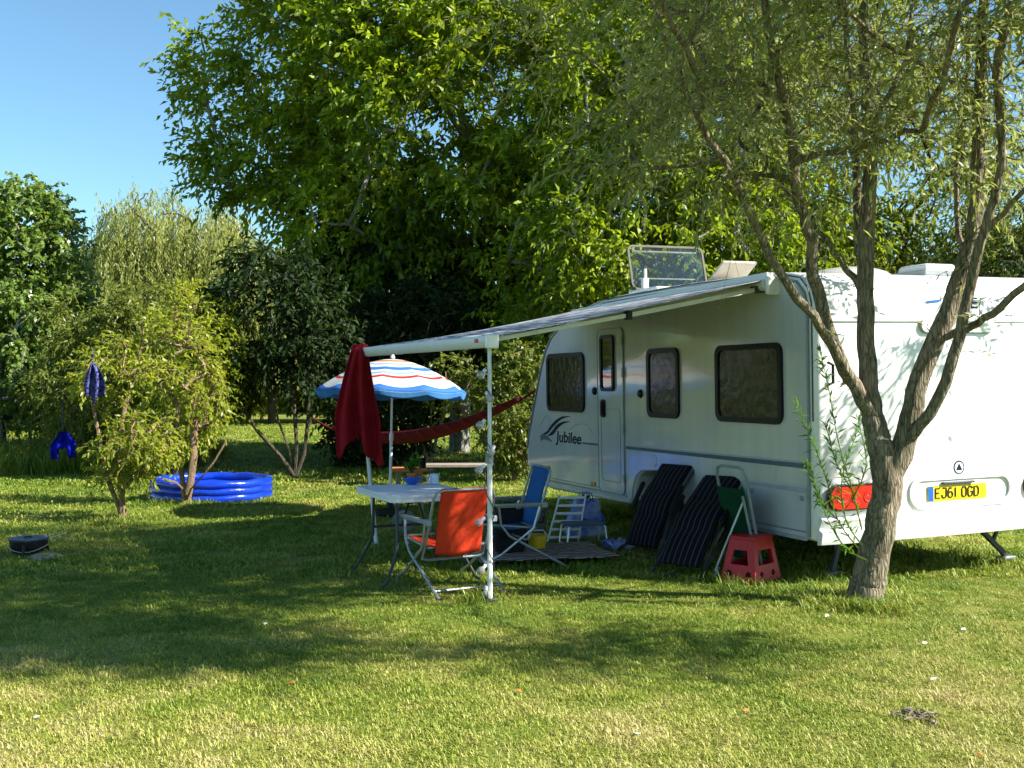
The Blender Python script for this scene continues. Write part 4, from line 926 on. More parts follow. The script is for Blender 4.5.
# blue bag behind
bg = thing('shopping_bag', 'blue and white carrier bag standing by the caravan skirt', 'bag', (.78, 11.65, 0), R(10)); mb = MB()
def bagf(u, v): a = u*2*PI; w = (.19+.02*math.sin(v*5))*(1-.18*v); return Vector((w*max(-1, min(1, 1.35*math.cos(a)))+.012*math.sin(v*17+a*3), .11*max(-1, min(1, 1.35*math.sin(a)))*(1-.35*v)+.01*math.sin(v*11+a*5), .40*v+.02*math.sin(a*2)*v))
cloth_grid(bagf, 40, 16, 'sack', 'bagw', bg, solid=.003); 
for y in (-.06, .06):
    mb = MB(); mb.tube([(-.07, y, .38), (-.05, y, .48), (.05, y, .48), (.07, y, .38)], .006, 6); mb.build('handle', 'bluegl', bg)
# crumpled packaging between stool and recliner
def crump(u, v): return Vector(((u-.5)*.30+.02*math.sin(v*20), (v-.5)*.20+.02*math.sin(u*23), .035+.03*math.sin(u*13+v*7)+.02*math.sin(v*19-u*5)))
o = cloth_grid(crump, 16, 12, 'packaging', 'bagw', solid=.003); o.location = (1.05, 10.85, .02); tag(o, 'crumpled blue and white wrapper on the grass right of the low aluminium stool', 'wrapper')
# rug
rg = thing('rug', 'flat woven rug with uneven dark and pale stripes under the blue chair', 'rug', (.26, 10.25, 0), R(14))
def rugf(u, v): return Vector(((u-.5)*1.25, (v-.5)*.95, .072+.008*math.sin(u*14)*math.sin(v*9)))
cloth_grid(rugf, 24, 18, 'woven_cloth', 'rug', rg, solid=.006)
mb = MB()
for i in range(60):
    y = (i/59-.5)*.94
    mb.v += [(-.625, y-.004, .073), (-.665, y-.004+.006*math.sin(i*5), .062), (-.665, y+.004, .062), (-.625, y+.004, .073)]; mb.f.append((4*i, 4*i+1, 4*i+2, 4*i+3))
mb.build('fringe', 'trimgrey', rg)
# dark bag and yellow box on the rug
db_ = thing('holdall', 'black soft holdall standing behind the near awning post', 'bag', (-.03, 10.25, .075), R(8)); mb = MB()
def hold(u, v): a = u*2*PI; r0 = (.5+.5*math.sin(v*PI))**.35; return Vector((.15*max(-1, min(1, 1.3*math.cos(a)))*r0, .17*max(-1, min(1, 1.3*math.sin(a)))*r0+.006*math.sin(v*25), .40*v))
cloth_grid(hold, 30, 16, 'body', 'blackmatt', db_, solid=.004); mb = MB(); mb.box((0, 0, .395), (.13, .15, .02)); mb.build('lid', 'blackmatt', db_, bevel=.008)
mb = MB(); mb.tube([(-.05, -.02, .38), (-.04, -.02, .45), (.04, -.02, .45), (.05, -.02, .38)], .008, 6); mb.build('handle', 'blackmatt', db_)
cb = thing('cool_box', 'dark green-grey box behind the blue chair seat', 'cool box', (.08, 10.75, .02), R(8)); mb = MB(); mb.box((0, 0, .20), (.46, .30, .36)); mb.build('body', 'dkgrey', cb, bevel=.02); mb = MB(); mb.box((0, 0, .40), (.48, .32, .05)); mb.build('lid', mat('dull_green', (.05, .08, .07), .6), cb, bevel=.015)
mb = MB(); mb.tube([(-.2, -.165, .33), (-.2, -.19, .28), (.2, -.19, .28), (.2, -.165, .33)], .008, 6); mb.build('handle', 'black', cb)
yb = thing('yellow_tub', 'small yellow plastic tub on the rug below the blue chair', 'tub', (.24, 10.45, .076), .3); mb = MB()
mb.lathe([(.075, 0), (.095, .11), (.102, .112), (.102, .122), (.09, .122), (.072, .01), (0, .01)], n=24, caps=False); mb.build('tub_wall', 'yellow', yb); mb = MB(); mb.tube([(-.1, 0, .11), (-.06, .0, .165), (.06, 0, .165), (.1, 0, .11)], .005, 6); mb.build('handle', 'whitepl', yb)

# ------------------------------------------------------------------ parasol
ux, uy = -1.51, 13.6
pr_ = thing('parasol', 'round beach parasol with blue, white and red bands on a white pole', 'parasol', (ux, uy, 0)); pr_.rotation_euler = (R(-1.5), R(1.2), .25)
m, nt, nd, lk = new_mat('parasol_bands'); out = nd.new('ShaderNodeOutputMaterial'); b = nd.new('ShaderNodeBsdfPrincipled'); b.inputs['Roughness'].default_value = .7; tr = nd.new('ShaderNodeBsdfTranslucent'); mx = nd.new('ShaderNodeMixShader'); mx.inputs[0].default_value = .4
tc = nd.new('ShaderNodeTexCoord'); sp = nd.new('ShaderNodeSeparateXYZ'); cb_ = nd.new('ShaderNodeCombineXYZ'); lk.new(tc.outputs['Object'], sp.inputs[0]); lk.new(sp.outputs[0], cb_.inputs[0]); lk.new(sp.outputs[1], cb_.inputs[1])
ln = nd.new('ShaderNodeVectorMath'); ln.operation = 'LENGTH'; lk.new(cb_.outputs[0], ln.inputs[0])
Wh, Bl, Or, Lb, Rd = (.72, .72, .70), (.04, .19, .56), (.58, .20, .07), (.26, .45, .62), (.55, .03, .03)
rp = ramp(nd, [(0, Or), (.10, Wh), (.17, Or), (.26, Wh), (.33, Lb), (.38, Wh), (.45, Bl), (.53, Wh), (.585, Lb), (.62, Wh), (.66, Rd), (.70, Wh), (.845, Bl), (.955, Lb), (.99, Bl)]); rp.color_ramp.interpolation = 'CONSTANT'
lk.new(ln.outputs['Value'], rp.inputs[0]); lk.new(rp.outputs[0], b.inputs[0]); lk.new(rp.outputs[0], tr.inputs[0]); lk.new(b.outputs[0], mx.inputs[1]); lk.new(tr.outputs[0], mx.inputs[2]); lk.new(mx.outputs[0], out.inputs[0])
Rr, nr = .945, 10
def canopy(u, v):
    a = u*2*PI; k = abs(math.sin(a*nr/2)); rr = Rr*v; sag = (k**1.0)*.045*v**2
    z = 1.94-.40*v**1.75-sag*.4; rr2 = rr*(1-.045*k*v)
    return Vector((rr2*math.cos(a), rr2*math.sin(a), z))
cnp = cloth_grid(canopy, 80, 20, 'canopy', m, pr_, solid=.002)
def valance(u, v):
    p = canopy(u, 1.0); a = u*2*PI; q = 1-.02*v; return Vector((p.x*q, p.y*q, p.z-.004-v*(.055+.03*abs(math.sin(a*nr/2)))))
cloth_grid(valance, 80, 4, 'valance', cloth_mat('parasol_edge', (.07, .26, .60), .4, (.12, .34, .66), 3), cnp, solid=.002)
mb = MB(); mb.tube([(0, 0, .06), (0, 0, 1.0)], .019, 10); po = mb.build('pole', 'whitepl', pr_); mb = MB(); mb.tube([(0, 0, .98), (0, 0, 1.95)], .014, 10); mb.lathe([(.03, 1.95), (.028, 1.97), (.012, 2.0), (0, 2.01)], n=12); mb.build('upper_pole', 'whitepl', po)
mb = MB(); mb.lathe([(.026, .93), (.026, 1.02)], n=12); mb.build('clamp', 'whitepl', po)
mb = MB(); mb.lathe([(.22, 0), (.24, .03), (.21, .07), (.05, .10), (.04, .22), (.0, .225)], n=28); mb.build('base', 'black', pr_)
for k in range(nr):
    a = 2*PI*k/nr; mb = MB(); mb.tube([(0.02*math.cos(a), .02*math.sin(a), 1.925)]+[(Rr*v*.97*math.cos(a), Rr*v*.97*math.sin(a), 1.925-.40*v**1.75) for v in (.3, .6, .9)], .003, 4); mb.build('rib', 'steel', pr_)
# coiled thing on the grass by the table foot (pale round reel)
rl_ = thing('cable_reel', 'pale round cable reel standing on the lawn behind the table legs', 'reel', tuple(G(404, 533)), 0.5); mb = MB(); RX = Matrix.Rotation(PI/2, 3, 'X')
mb.lathe([(.0, -.05), (.11, -.05), (.12, -.04), (.12, -.03), (.06, -.02), (.06, .02), (.12, .03), (.12, .04), (.11, .05), (0, .05)], n=26, mtx=RX, c=(0, 0, .13)); mb.build('drum', 'trimgrey', rl_); mb = MB(); mb.lathe([(.062, -.025), (.10, -.02), (.10, .02), (.062, .025)], n=24, mtx=RX, c=(0, 0, .13)); mb.build('cable', 'rubber', rl_)

# ------------------------------------------------------------------ wooden bench and table behind
def bench(name, label, cat, cx, cy, L_, D_w, H_, rz, m, nb):
    t = thing(name, label, cat, (cx, cy, 0), rz)
    for k in range(nb):
        y = (k-(nb-1)/2)*D_w/nb; mb = MB(); mb.box((0, y, H_-.02), (L_, D_w/nb-.012, .038)); mb.build('board', m, t, bevel=.005)
    for s in (-1, 1):
        mb = MB(); mb.box((s*(L_/2-.10), 0, H_-.055), (.07, D_w-.04, .03)); mb.build('batten', m, t)
        for s2 in (-1, 1):
            mb = MB(); mb.tube([(s*(L_/2-.10), s2*(D_w/2-.10), H_-.06), (s*(L_/2-.07), s2*(D_w/2-.04), 0)], .035, 4, sq=1); mb.build('leg', 'woodg', t)
    return t
q = P(409, 468, 14.3); bench('side_table', 'low orange-brown wooden table behind the blue bowl', 'table', q.x, 14.3, .46, .42, .54, R(8), 'woodo', 3)
q = P(455, 465, 14.8); bench('wooden_bench', 'long weathered wooden bench behind the orange chair', 'bench', q.x+.05, 14.9, .95, .36, .55, R(4), 'woodg', 2)
q = P(427, 461, 14.3); g_ = thing('beaker', 'small black beaker on the right end of the orange-brown table', 'cup', (q.x-.06, 14.3, .541)); mb = MB(); mb.lathe([(.045, 0), (.055, .13), (.05, .13), (.042, .01), (0, .01)], n=18, caps=False); mb.build('cup_wall', 'black', g_)

# ------------------------------------------------------------------ hammock
hm = thing('hammock', 'dark red striped cloth hammock slung low between two shrubs', 'hammock', (-1.5, 17.5, 0))
a_, b_ = P(312, 418, 18.6), P(545, 384, 16.6)
def hp(u):
    p = a_.lerp(b_, u); p.z -= .62*4*u*(1-u)*(1-.25*(u-.5)); return p
def hfab(u, v):
    s = .10+.80*u; p = hp(s); w = .26*math.sin(PI*max(.04, min(.96, (s-.06)/.90)))**.7+.02; a = (v-.5)*PI
    return Vector((p.x, p.y+w*math.sin(a)*1.0, p.z+.17*(1-math.cos(a))*w*4+.012*math.sin(v*22)))-Vector((-1.5, 17.5, 0))
cloth_grid(hfab, 40, 18, 'hammock_cloth', 'hammock', hm, solid=.006)
for (u0, u1) in ((0, .115), (.885, 1)):
    mb = MB()
    mb.tube([hp(u0+(u1-u0)*k/4)-Vector((-1.5, 17.5, 0)) for k in range(5)], .018, 6); mb.build('rope', 'hammock', hm)

# ------------------------------------------------------------------ paddling pool
pc = (-4.30, 15.75); pd = thing('paddling_pool', 'round bright blue inflatable paddling pool of three rings', 'paddling pool', (*pc, 0))
for k in range(3):
    mb = MB(); R0 = .80
    ring = [(R0*math.cos(2*PI*i/96), R0*math.sin(2*PI*i/96), .06+.092*k+.006*math.sin(i*.7+k)) for i in range(96)]
    mb.tube(ring, [.058+.0025*math.cos(i*PI/3) for i in range(96)], 14, closed=True); mb.build('ring', 'pool', pd)
mb = MB(); mb.lathe([(0, .02), (.80, .02)], n=48, caps=False); mb.build('floor', 'pool', pd)
mb = MB(); mb.lathe([(0, .07), (.755, .07)], n=48, caps=False); mb.build('water', 'water', pd)
# ------------------------------------------------------------------ dutch oven
q = G(26, 556); ov = thing('dutch_oven', 'black cast iron pot with shiny rimmed lid standing on short legs', 'cooking pot', (q.x, q.y+.05, .0), .2)
mb = MB(); mb.lathe([(.0, .03), (.12, .03), (.155, .06), (.168, .13), (.172, .150), (0, .150)], n=32); po = mb.build('pot', 'iron', ov)
mb = MB(); mb.lathe([(.180, .150), (.182, .168), (.172, .170), (.160, .158), (.06, .166), (0, .168)], n=32); li = mb.build('lid', 'lidm', ov)
mb = MB(); mb.tube([(.03, 0, .168), (.03, 0, .178), (-.03, 0, .178), (-.03, 0, .168)], .006, 6); mb.build('knob', 'iron', li)
mb = MB(); mb.tube([(.17, .03, .15), (.26, .06, .175), (.33, .08, .195)], .005, 6); mb.build('lid_lifter', 'alu', li)
mb = MB(); mb.tube([(.178*math.cos(a), .178*math.sin(a), .10-.05*math.sin(a*1)**2*(1 if a > PI else 0)) for a in [PI+PI*i/14 for i in range(15)]], .004, 6); mb.build('bail_handle', 'alu', ov)
for k in range(3):
    a = .5+2*PI*k/3; mb = MB(); mb.tube([(.165*math.cos(a), .165*math.sin(a), .12), (.180*math.cos(a), .180*math.sin(a), .0)], .016, 6); mb.build('leg', 'iron', ov)
q = G(47, 560); mb = MB(); mb.lathe([(0, .045), (.10, .04), (.16, .02), (.19, 0)], n=18); o = mb.build('flat_stone', 'stone'); o.location = (q.x-.05, q.y+.1, 0); tag(o, 'flat pale stone in the grass at the right of the black pot', 'stone')
# ------------------------------------------------------------------ clothes hanging in the small tree
bs = thing('blue_garment', 'plain royal blue garment hanging low under the left tree branches', 'garment', (-5.43, 13.3, .19)); bs.scale = (.74, 1, .80)
def garm(u, v):
    w = .10+.30*min(1, v*2.2); x = (u-.5)*w; leg = 1 if v < .6 else (1 if abs(u-.5) > .16 else .62/v)
    z = 1.08-.42*v*leg*(1 if u < .5 else .93); return Vector((x, .03*math.sin(u*14)+.02*math.sin(v*7), z))
cloth_grid(garm, 22, 22, 'cloth', 'blueshirt', bs, solid=.004); mb = MB(); mb.tube([(0, 0, 1.07), (.02, -.02, 1.3), (.0, 0, 1.55)], .003, 4); mb.build('hanging_string', 'blueshirt', bs)
bt = thing('patterned_scarf', 'navy patterned cloth hanging in the crown of the small left tree', 'scarf', (-4.78, 12.55, .03)); bt.scale = (.9, 1, .88)
def scf(u, v):
    w = .05+.24*math.sin(min(1, v*1.15)*PI*.62); x = (u-.5)*w+.03*v; z = 2.08-.42*v-(.10 if abs(u-.45) < .14 and v > .8 else 0)*(v-.8)*5; return Vector((x, .03*math.sin(u*15+v*3), z))
cloth_grid(scf, 18, 20, 'cloth', 'batik', bt, solid=.004); mb = MB(); mb.tube([(0, 0, 2.06), (.0, .02, 2.3)], .003, 4); mb.build('hanging_string', 'blueshirt', bt)

# ------------------------------------------------------------------ foreground willow
WB = Vector((2.62, 8.15, 0))
wt_ = thing('willow_tree', 'young willow with a forked brown trunk standing in front of the caravan rear', 'tree', WB)
nodes, par, given = [], [], {}
def stem(parent, pts, sub=4):
    """pts: (px, py, Y, radius) ; resampled; returns index list"""
    raw = [(*(P(a, b, c)-WB), r) for (a, b, c, r) in pts]
    if parent is not None: raw = [(*nodes[parent], min(given[parent], raw[0][3]*1.15))]+raw
    sm = smoothpath(raw, sub); ids = []; prev = parent if parent is not None else -1
    for i, q in enumerate(sm):
        if parent is not None and i == 0: continue
        jit = np.random.default_rng(i+len(nodes)).normal(size=3)*.006 if i > 2 else 0
        nodes.append(np.array(q[:3])+jit); par.append(prev); prev = len(nodes)-1; given[prev] = float(q[3]); ids.append(prev)
    return ids
def near(px, py, Y=8.15):
    q = np.array(P(px, py, Y)-WB); return int(np.argmin([abs(n[0]-q[0])+abs(n[2]-q[2])+.3*abs(n[1]-q[1]) for n in nodes]))
tr = stem(None, [(864, 609, 8.15, .175), (866, 598, 8.15, .144), (868, 585, 8.15, .131), (872, 566, 8.15, .122), (879, 532, 8.15, .113), (885, 500, 8.15, .110), (888, 478, 8.15, .112)], 3)
stem(tr[-1], [(880, 446, 8.15, .098), (874, 426, 8.16, .088), (868, 376, 8.18, .070), (866, 314, 8.2, .064), (867, 246, 8.2, .060), (870, 170, 8.2, .052), (867, 90, 8.15, .042), (862, 0, 8.1, .035), (856, -130, 8.0, .028), (850, -270, 8, .018)])
stem(near(873, 418), [(858, 392, 8.1, .052), (840, 360, 8.05, .050), (816, 288, 7.9, .046), (811, 240, 7.8, .042), (797, 190, 7.7, .038), (792, 150, 7.6, .036), (784, 100, 7.5, .031), (768, 20, 7.3, .026), (755, -110, 7.1, .018)])
stem(near(856, 390, 8.1), [(832, 346, 7.95, .036), (805, 308, 7.8, .034), (780, 272, 7.7, .032), (762, 240, 7.6, .030), (732, 175, 7.4, .026), (697, 115, 7.2, .022), (674, 60, 7.1, .019), (640, -30, 6.9, .014), (600, -130, 6.7, .010)])
stem(near(866, 292, 8.2), [(850, 272, 8.3, .026), (832, 250, 8.4, .023), (807, 215, 8.5, .021), (782, 185, 8.6, .018), (727, 100, 8.8, .014), (685, 30, 9, .011)])
stem(near(867, 262, 8.2), [(858, 238, 8.3, .032), (857, 165, 8.4, .030), (848, 60, 8.6, .024), (840, -70, 8.9, .018), (830, -200, 9.2, .012)])
stem(tr[-1], [(905, 444, 8.12, .084), (916, 392, 8.08, .074), (936, 340, 8.05, .069), (960, 277, 8, .064), (973, 236, 8, .058), (978, 168, 8, .050), (980, 90, 8, .044), (983, 0, 8, .038), (990, -130, 8, .035), (1000, -280, 8.1, .02)])
stem(near(906, 440, 8.12), [(920, 426, 8.0, .043), (941, 392, 7.9, .042), (958, 340, 7.82, .040), (970, 288, 7.75, .038), (984, 230, 7.65, .035), (1001, 168, 7.6, .031), (998, 75, 7.5, .034), (1012, 0, 7.4, .028), (1040, -110, 7.3, .018)])
stem(near(937, 336, 8.05), [(965, 330, 7.9, .029), (991, 314, 7.75, .028), (1024, 286, 7.6, .026), (1075, 240, 7.4, .020)])
stem(near(968, 255, 8), [(958, 225, 8.2, .022), (957, 150, 8.4, .020), (968, 60, 8.6, .018), (962, -60, 8.8, .014)])
stem(near(979, 120, 8), [(955, 84, 7.8, .018), (929, 68, 7.7, .018), (887, 45, 7.5, .016), (835, 0, 7.3, .013), (790, -60, 7.2, .01)])
stem(near(984, 225, 7.65), [(1010, 205, 7.5, .020), (1040, 175, 7.3, .016)])
stem(near(866, 150, 8.2), [(880, 110, 8.2, .02), (905, 60, 8.4, .018), (915, -40, 8.7, .014)])
nbase = len(nodes)
r_ = np.random.default_rng(77)
bl = [((-1.0, -.6, 3.45), (1.1, 1.0, .45), 20), ((-.1, -.2, 3.5), (1.0, 1.2, .5), 22), ((.9, -.2, 3.8), (.8, 1.1, .6), 18), ((-.2, -.3, 4.6), (2.0, 2.2, 1.0), 88), ((-1.6, -1.2, 4.3), (1.3, 1.8, .8), 44),
      ((.9, .6, 5.6), (1.9, 2.3, 1.2), 74), ((-.3, -1.6, 5.8), (2.0, 2.2, 1.2), 84), ((1.2, .2, 7.0), (1.9, 2.4, 1.1), 90), ((1.8, -.6, 6.2), (1.2, 1.8, 1.1), 40), ((-.4, 1.8, 4.6), (1.4, 1.3, .9), 30),
      ((.0, -2.9, 5.7), (1.9, .9, .7), 110), ((1.8, -2.9, 5.8), (1.2, .9, .6), 90), ((1.5, -2.7, 4.7), (1.0, .7, .5), 60), ((2.6, -2.5, 3.7), (.9, .5, .4), 34), ((2.5, .4, 3.0), (.55, .5, .45), 9)]
cl = sample_blobs(bl, r_, .2)
nodes, par, tips = connect(nodes, par, cl, r_, kink=.10, lift=.12)
acc = {}
mb = limb_mesh(nodes, par, tips, .16, rmin=.004, given=given, nseg=6, cap=.020)
tp = np.array([nodes[i] for i in tips])
C, D, LL, WW = twigs(tp, r_, 8, .55, 11, .38, .100, .0225, outw=.25, outc=(0, -.2, 4.2), leafdroop=.22, twigmb=mb, alt=.85)
# sprigs along the bare stems
sp_i = [i for i in range(8, nbase) if nodes[i][2] > 1.5]; pick = r_.choice(sp_i, 46)
C2, D2, L2, W2 = twigs(np.array([nodes[i] for i in pick]), r_, 1, .28, 9, .2, .075, .013, leafdroop=.1, twigmb=mb, jitter=.02)
k_ = (C[:, 2] > 2.75-.25*r_.random(len(C)))
C, D, LL, WW = np.concatenate([C[k_], C2]), np.concatenate([D[k_], D2]), np.concatenate([LL[k_], L2]), np.concatenate([WW[k_], W2])
mb.build('trunk', M['bark'], wt_)
V, Q = leaf_arrays(C, D, LL, WW, .18, 9); np_mesh('crown', V, Q, LM['willow'], wt_)
# green shoots from the trunk on its left
mb = MB(); CC, DD = [], []
for sh in ([(858, 548, 8.05), (838, 520, 7.95), (826, 478, 7.9), (812, 440, 7.85), (797, 405, 7.8)], [(862, 530, 8.05), (852, 490, 7.95), (838, 440, 7.9), (828, 385, 7.88), (820, 352, 7.85)], [(838, 520, 7.95), (820, 500, 7.9), (812, 470, 7.9)],
           [(852, 490, 7.95), (836, 462, 7.9), (826, 425, 7.88)], [(862, 545, 8.0), (846, 520, 7.9), (842, 478, 7.85), (856, 435, 7.8)], [(866, 560, 8.0), (846, 548, 7.9), (828, 520, 7.85), (806, 462, 7.8)], [(852, 500, 7.95), (866, 465, 7.85), (858, 420, 7.85)]):
    q = smoothpath([(*(P(*s)-WB), 0) for s in sh], 8); pts = [tuple(x[:3]) for x in q]; mb.tube(pts, [.006-.004*i/len(pts) for i in range(len(pts))], 5)
    for i in range(4, len(pts)):
        for kk in range(3):
            a = np.array(pts[i]); t_ = a-np.array(pts[i-1]); t_ /= np.linalg.norm(t_); v = t_*.7+r_.normal(size=3)*.5; CC.append(a); DD.append(v/np.linalg.norm(v))
so_ = mb.build('shoot', LM['mid'], wt_); CC, DD = np.array(CC), np.array(DD); n_ = len(CC); V, Q = leaf_arrays(CC, DD, .06+.035*r_.random(n_), .011+.005*r_.random(n_), .15, 4); np_mesh('shoot_leaves', V, Q, LM['pot'], so_)

# ------------------------------------------------------------------ big tree behind the table
def path_to(px_list): return px_list
make_tree('spreading_tree', 'huge spreading leafy tree rising behind the parasol and caravan, taller than the photo', 'tree', (-1.25, 26, 0),
          [(0, 0, 0), (.02, 0, 1.2), (-.05, 0, 2.4), (.1, 0, 3.8), (.0, 0, 5.2), (.1, 0, 7), (0, 0, 9)],
          [((.2, -.5, 7.6), (3.8, 3.2, 4.0), 120), ((-3.7, -1.0, 9.0), (2.4, 2.2, 2.4), 50), ((-3.6, -1.4, 6.7), (2.1, 1.6, 1.0), 30), ((-1.6, -2.5, 5.2), (2.2, 1.8, 1.4), 55), ((3.0, -1, 7.2), (2.8, 2.8, 3.8), 75), ((.5, -3.6, 6.8), (3.2, 1.6, 3.0), 75),
           ((0, -.6, 3.6), (3.0, 2.2, 1.4), 70), ((-1, 0, 11.6), (4.4, 3, 2.8), 60), ((-.2, -3.2, 9.6), (3.2, 1.5, 2.2), 55)],
          LM['big'], M['greybark'], 3, per=14, tl=.90, nl=14, droop=.22, L=.19, W=.085, r0=.25, leafdroop=.30, lift=.10, outw=.9)
# right end of the leafy wall behind the caravan
make_tree('ash_tree', 'bright yellow-green leafy tree directly behind the raised roof hatch', 'tree', (2.7, 20.5, 0), [(0, 0, 0), (.1, 0, 1.5), (0, 0, 3), (.1, 0, 5), (0, 0, 7)],
          [((-.6, -.5, 4.0), (2.2, 1.8, 2.0), 200), ((.2, 0, 6.6), (2.6, 2.2, 2.4), 240), ((-1.6, -.2, 2.6), (1.3, 1.4, 1.2), 80), ((1.8, -.4, 4.4), (1.6, 1.5, 1.8), 120), ((.8, 0, 8.8), (2.4, 2, 1.4), 100)],
          LM['big'], M['greybark'], 5, per=6, tl=.7, nl=12, droop=.25, L=.15, W=.068, r0=.16, leafdroop=.3)
make_tree('leafy_tree', 'mid green tree filling the view behind the willow stems, darker inside', 'tree', (6.3, 21.5, 0), [(0, 0, 0), (0, 0, 1.5), (.1, 0, 3), (0, 0, 5), (.1, 0, 7)],
          [((0, 0, 3.4), (2.4, 1.8, 1.8), 170), ((.2, 0, 5.8), (2.6, 2.0, 2.4), 220), ((-.4, 0, 8.2), (2.0, 1.8, 1.4), 100)],
          LM['mid'], M['barkup'], 6, per=6, tl=.55, nl=12, droop=.3, L=.12, W=.055, r0=.15)
make_tree('olive_tree', 'olive green bushy tree at the right behind the caravan roof, with blue sky over it', 'tree', (10.0, 20.5, 0), [(0, 0, 0), (.1, 0, 1.4), (0, 0, 2.8), (.1, 0, 4.4)],
          [((-.3, 0, 3.2), (2.4, 1.8, 1.7), 190), ((.3, 0, 5.1), (2.0, 1.7, 1.5), 140)],
          LM['olive'], M['barkup'], 8, per=6, tl=.55, nl=12, droop=.45, L=.13, W=.035, r0=.13)
make_tree('dark_hedge_bush', 'dark green bush low behind the right end of the caravan roof', 'bush', (8.2, 18.4, 0), None,
          [((0, 0, 2.2), (2.4, 1.2, 1.6), 190), ((-3.2, .3, 1.8), (1.8, 1.1, 1.4), 120)], LM['dark'], M['barkup'], 9, per=6, tl=.45, nl=11, L=.11, W=.05, r0=.07, stems=[[(0, 0, 0), (.1, 0, .8), (.2, 0, 1.6)], [(0, 0, 0), (-.6, 0, .7), (-1.4, 0, 1.4)]], crown='foliage')
# bush between parasol and caravan
make_tree('sunlit_bush', 'sunlit yellow-green bush between the parasol and the caravan front', 'bush', (0.0, 18.3, 0), None,
          [((.05, 0, 1.35), (.60, .6, .95), 90), ((-.95, .2, 1.65), (.32, .4, .5), 16), ((.2, 0, .75), (.5, .5, .5), 30)], LM['olive'], M['palebark'], 10, per=6, tl=.32, nl=10, L=.085, W=.04, r0=.04, stems=[[(0, 0, 0), (.05, 0, .6), (.1, 0, 1.2)], [(0, 0, 0), (-.35, .1, .5), (-.8, .2, 1.2)], [(0, 0, 0), (.2, 0, .5), (.3, 0, .9)]], crown='foliage')
make_tree('thin_stem_shrub', 'dark-leaved shrub on thin pale stems behind the right edge of the parasol', 'shrub', (-1.55, 20.6, 0), None,
          [((-.2, .2, 2.7), (1.0, .9, .9), 80), ((.7, .3, 2.6), (.7, .7, .7), 45)], LM['dark'], M['palebark'], 12, per=6, tl=.4, nl=10, L=.12, W=.055, r0=.035, stems=[[(0, 0, 0), (.05, 0, .7), (.0, 0, 1.5), (.1, 0, 2.2)], [(0, 0, 0), (.18, 0, .8), (.5, 0, 1.6), (.7, 0, 2.3)], [(0, 0, 0), (-.2, .1, .8), (-.4, .1, 1.8)]], crown='foliage')
make_tree('dense_shrub', 'dense dark shrub reaching the ground behind the parasol pole', 'shrub', (-2.35, 20.9, 0), None,
          [((0, 0, 1.3), (.95, .8, 1.1), 130), ((-.2, 0, 2.6), (1.1, .9, .9), 110), ((-.5, .3, .6), (.6, .6, .5), 40)], LM['dark'], M['barkup'], 13, per=6, tl=.4, nl=10, L=.11, W=.055, r0=.05, stems=[[(0, 0, 0), (0, 0, .8), (.1, 0, 1.8)], [(0, 0, 0), (-.3, 0, .7), (-.5, 0, 1.5)]], crown='foliage')
# added dark-leaved tree: the big tree's inner shade put into leaf colour
make_tree('shade_fill_tree', 'dark-leaved tree added for the deep shade under the spreading tree, left of the parasol top', 'tree', (-2.9, 23.6, 0), [(0, 0, 0), (0, 0, 1.2), (.1, 0, 2.5), (0, 0, 4)],
          [((-.2, 0, 3.6), (1.9, 1.4, 1.5), 160), ((2.6, 0, 3.3), (2.0, 1.3, 1.3), 150)], LM['dark'], M['barkup'], 14, per=6, tl=.5, nl=11, L=.13, W=.06, r0=.10)
make_tree('many_stemmed_shrub', 'dark shrub on several spreading bare stems just right of the paddling pool', 'shrub', (-3.78, 19.2, 0), None,
          [((-.5, 0, 2.95), (1.15, .9, 1.1), 88), ((.25, .2, 2.3), (.7, .7, .9), 42), ((-1.2, 0, 2.1), (.65, .6, .65), 26)], LM['dark'], M['barkup'], 15, per=7, tl=.5, nl=10, L=.13, W=.055, r0=.055,
          stems=[[(0, 0, 0), (-.25, 0, .35), (-.65, 0, .8), (-.95, 0, 1.25)], [(0, 0, 0), (-.12, 0, .5), (-.3, 0, 1.0), (-.45, 0, 1.7)], [(0, 0, 0), (.02, 0, .6), (-.02, 0, 1.2), (-.1, 0, 2.0)], [(0, 0, 0), (.15, 0, .4), (.22, 0, 1.0), (.25, 0, 1.8)]], crown='foliage')
# small trees on the left lawn
def PL(px, py, Y, b): q = P(px, py, Y); return (q.x-b[0], q.y-b[1], q.z)
b_ = (-4.41, 14.85)
make_tree('small_pale_trunk_tree', 'small tree with pale forked trunk in front of the paddling pool', 'tree', (*b_, 0), None,
          [((-.10, 0, 1.85), (.46, .5, .55), 30), ((.28, 0, 1.45), (.34, .4, .5), 13), ((-.40, 0, 1.0), (.36, .4, .26), 11), ((.12, -.1, 2.55), (.28, .3, .4), 12)], LM['yellow'], M['palebark'], 16, per=6, tl=.28, nl=10, L=.075, W=.032, r0=.062, lift=.05,
          stems=[[(0, 0, 0), PL(183, 485, 14.85, b_), PL(180, 460, 14.85, b_), PL(177, 430, 14.85, b_), PL(178, 400, 14.85, b_)], [(0, 0, 0), PL(190, 485, 14.8, b_), PL(194, 455, 14.8, b_), PL(194, 425, 14.8, b_), PL(200, 395, 14.8, b_)],
                 [(0, 0, 0), PL(191, 489, 14.7, b_), PL(205, 473, 14.6, b_), PL(214, 462, 14.6, b_), PL(226, 442, 14.6, b_)], [(0, 0, 0), PL(184, 490, 14.7, b_), PL(176, 482, 14.6, b_), PL(162, 478, 14.5, b_)]], twig_geo=True)
b_ = (-4.66, 13.2)
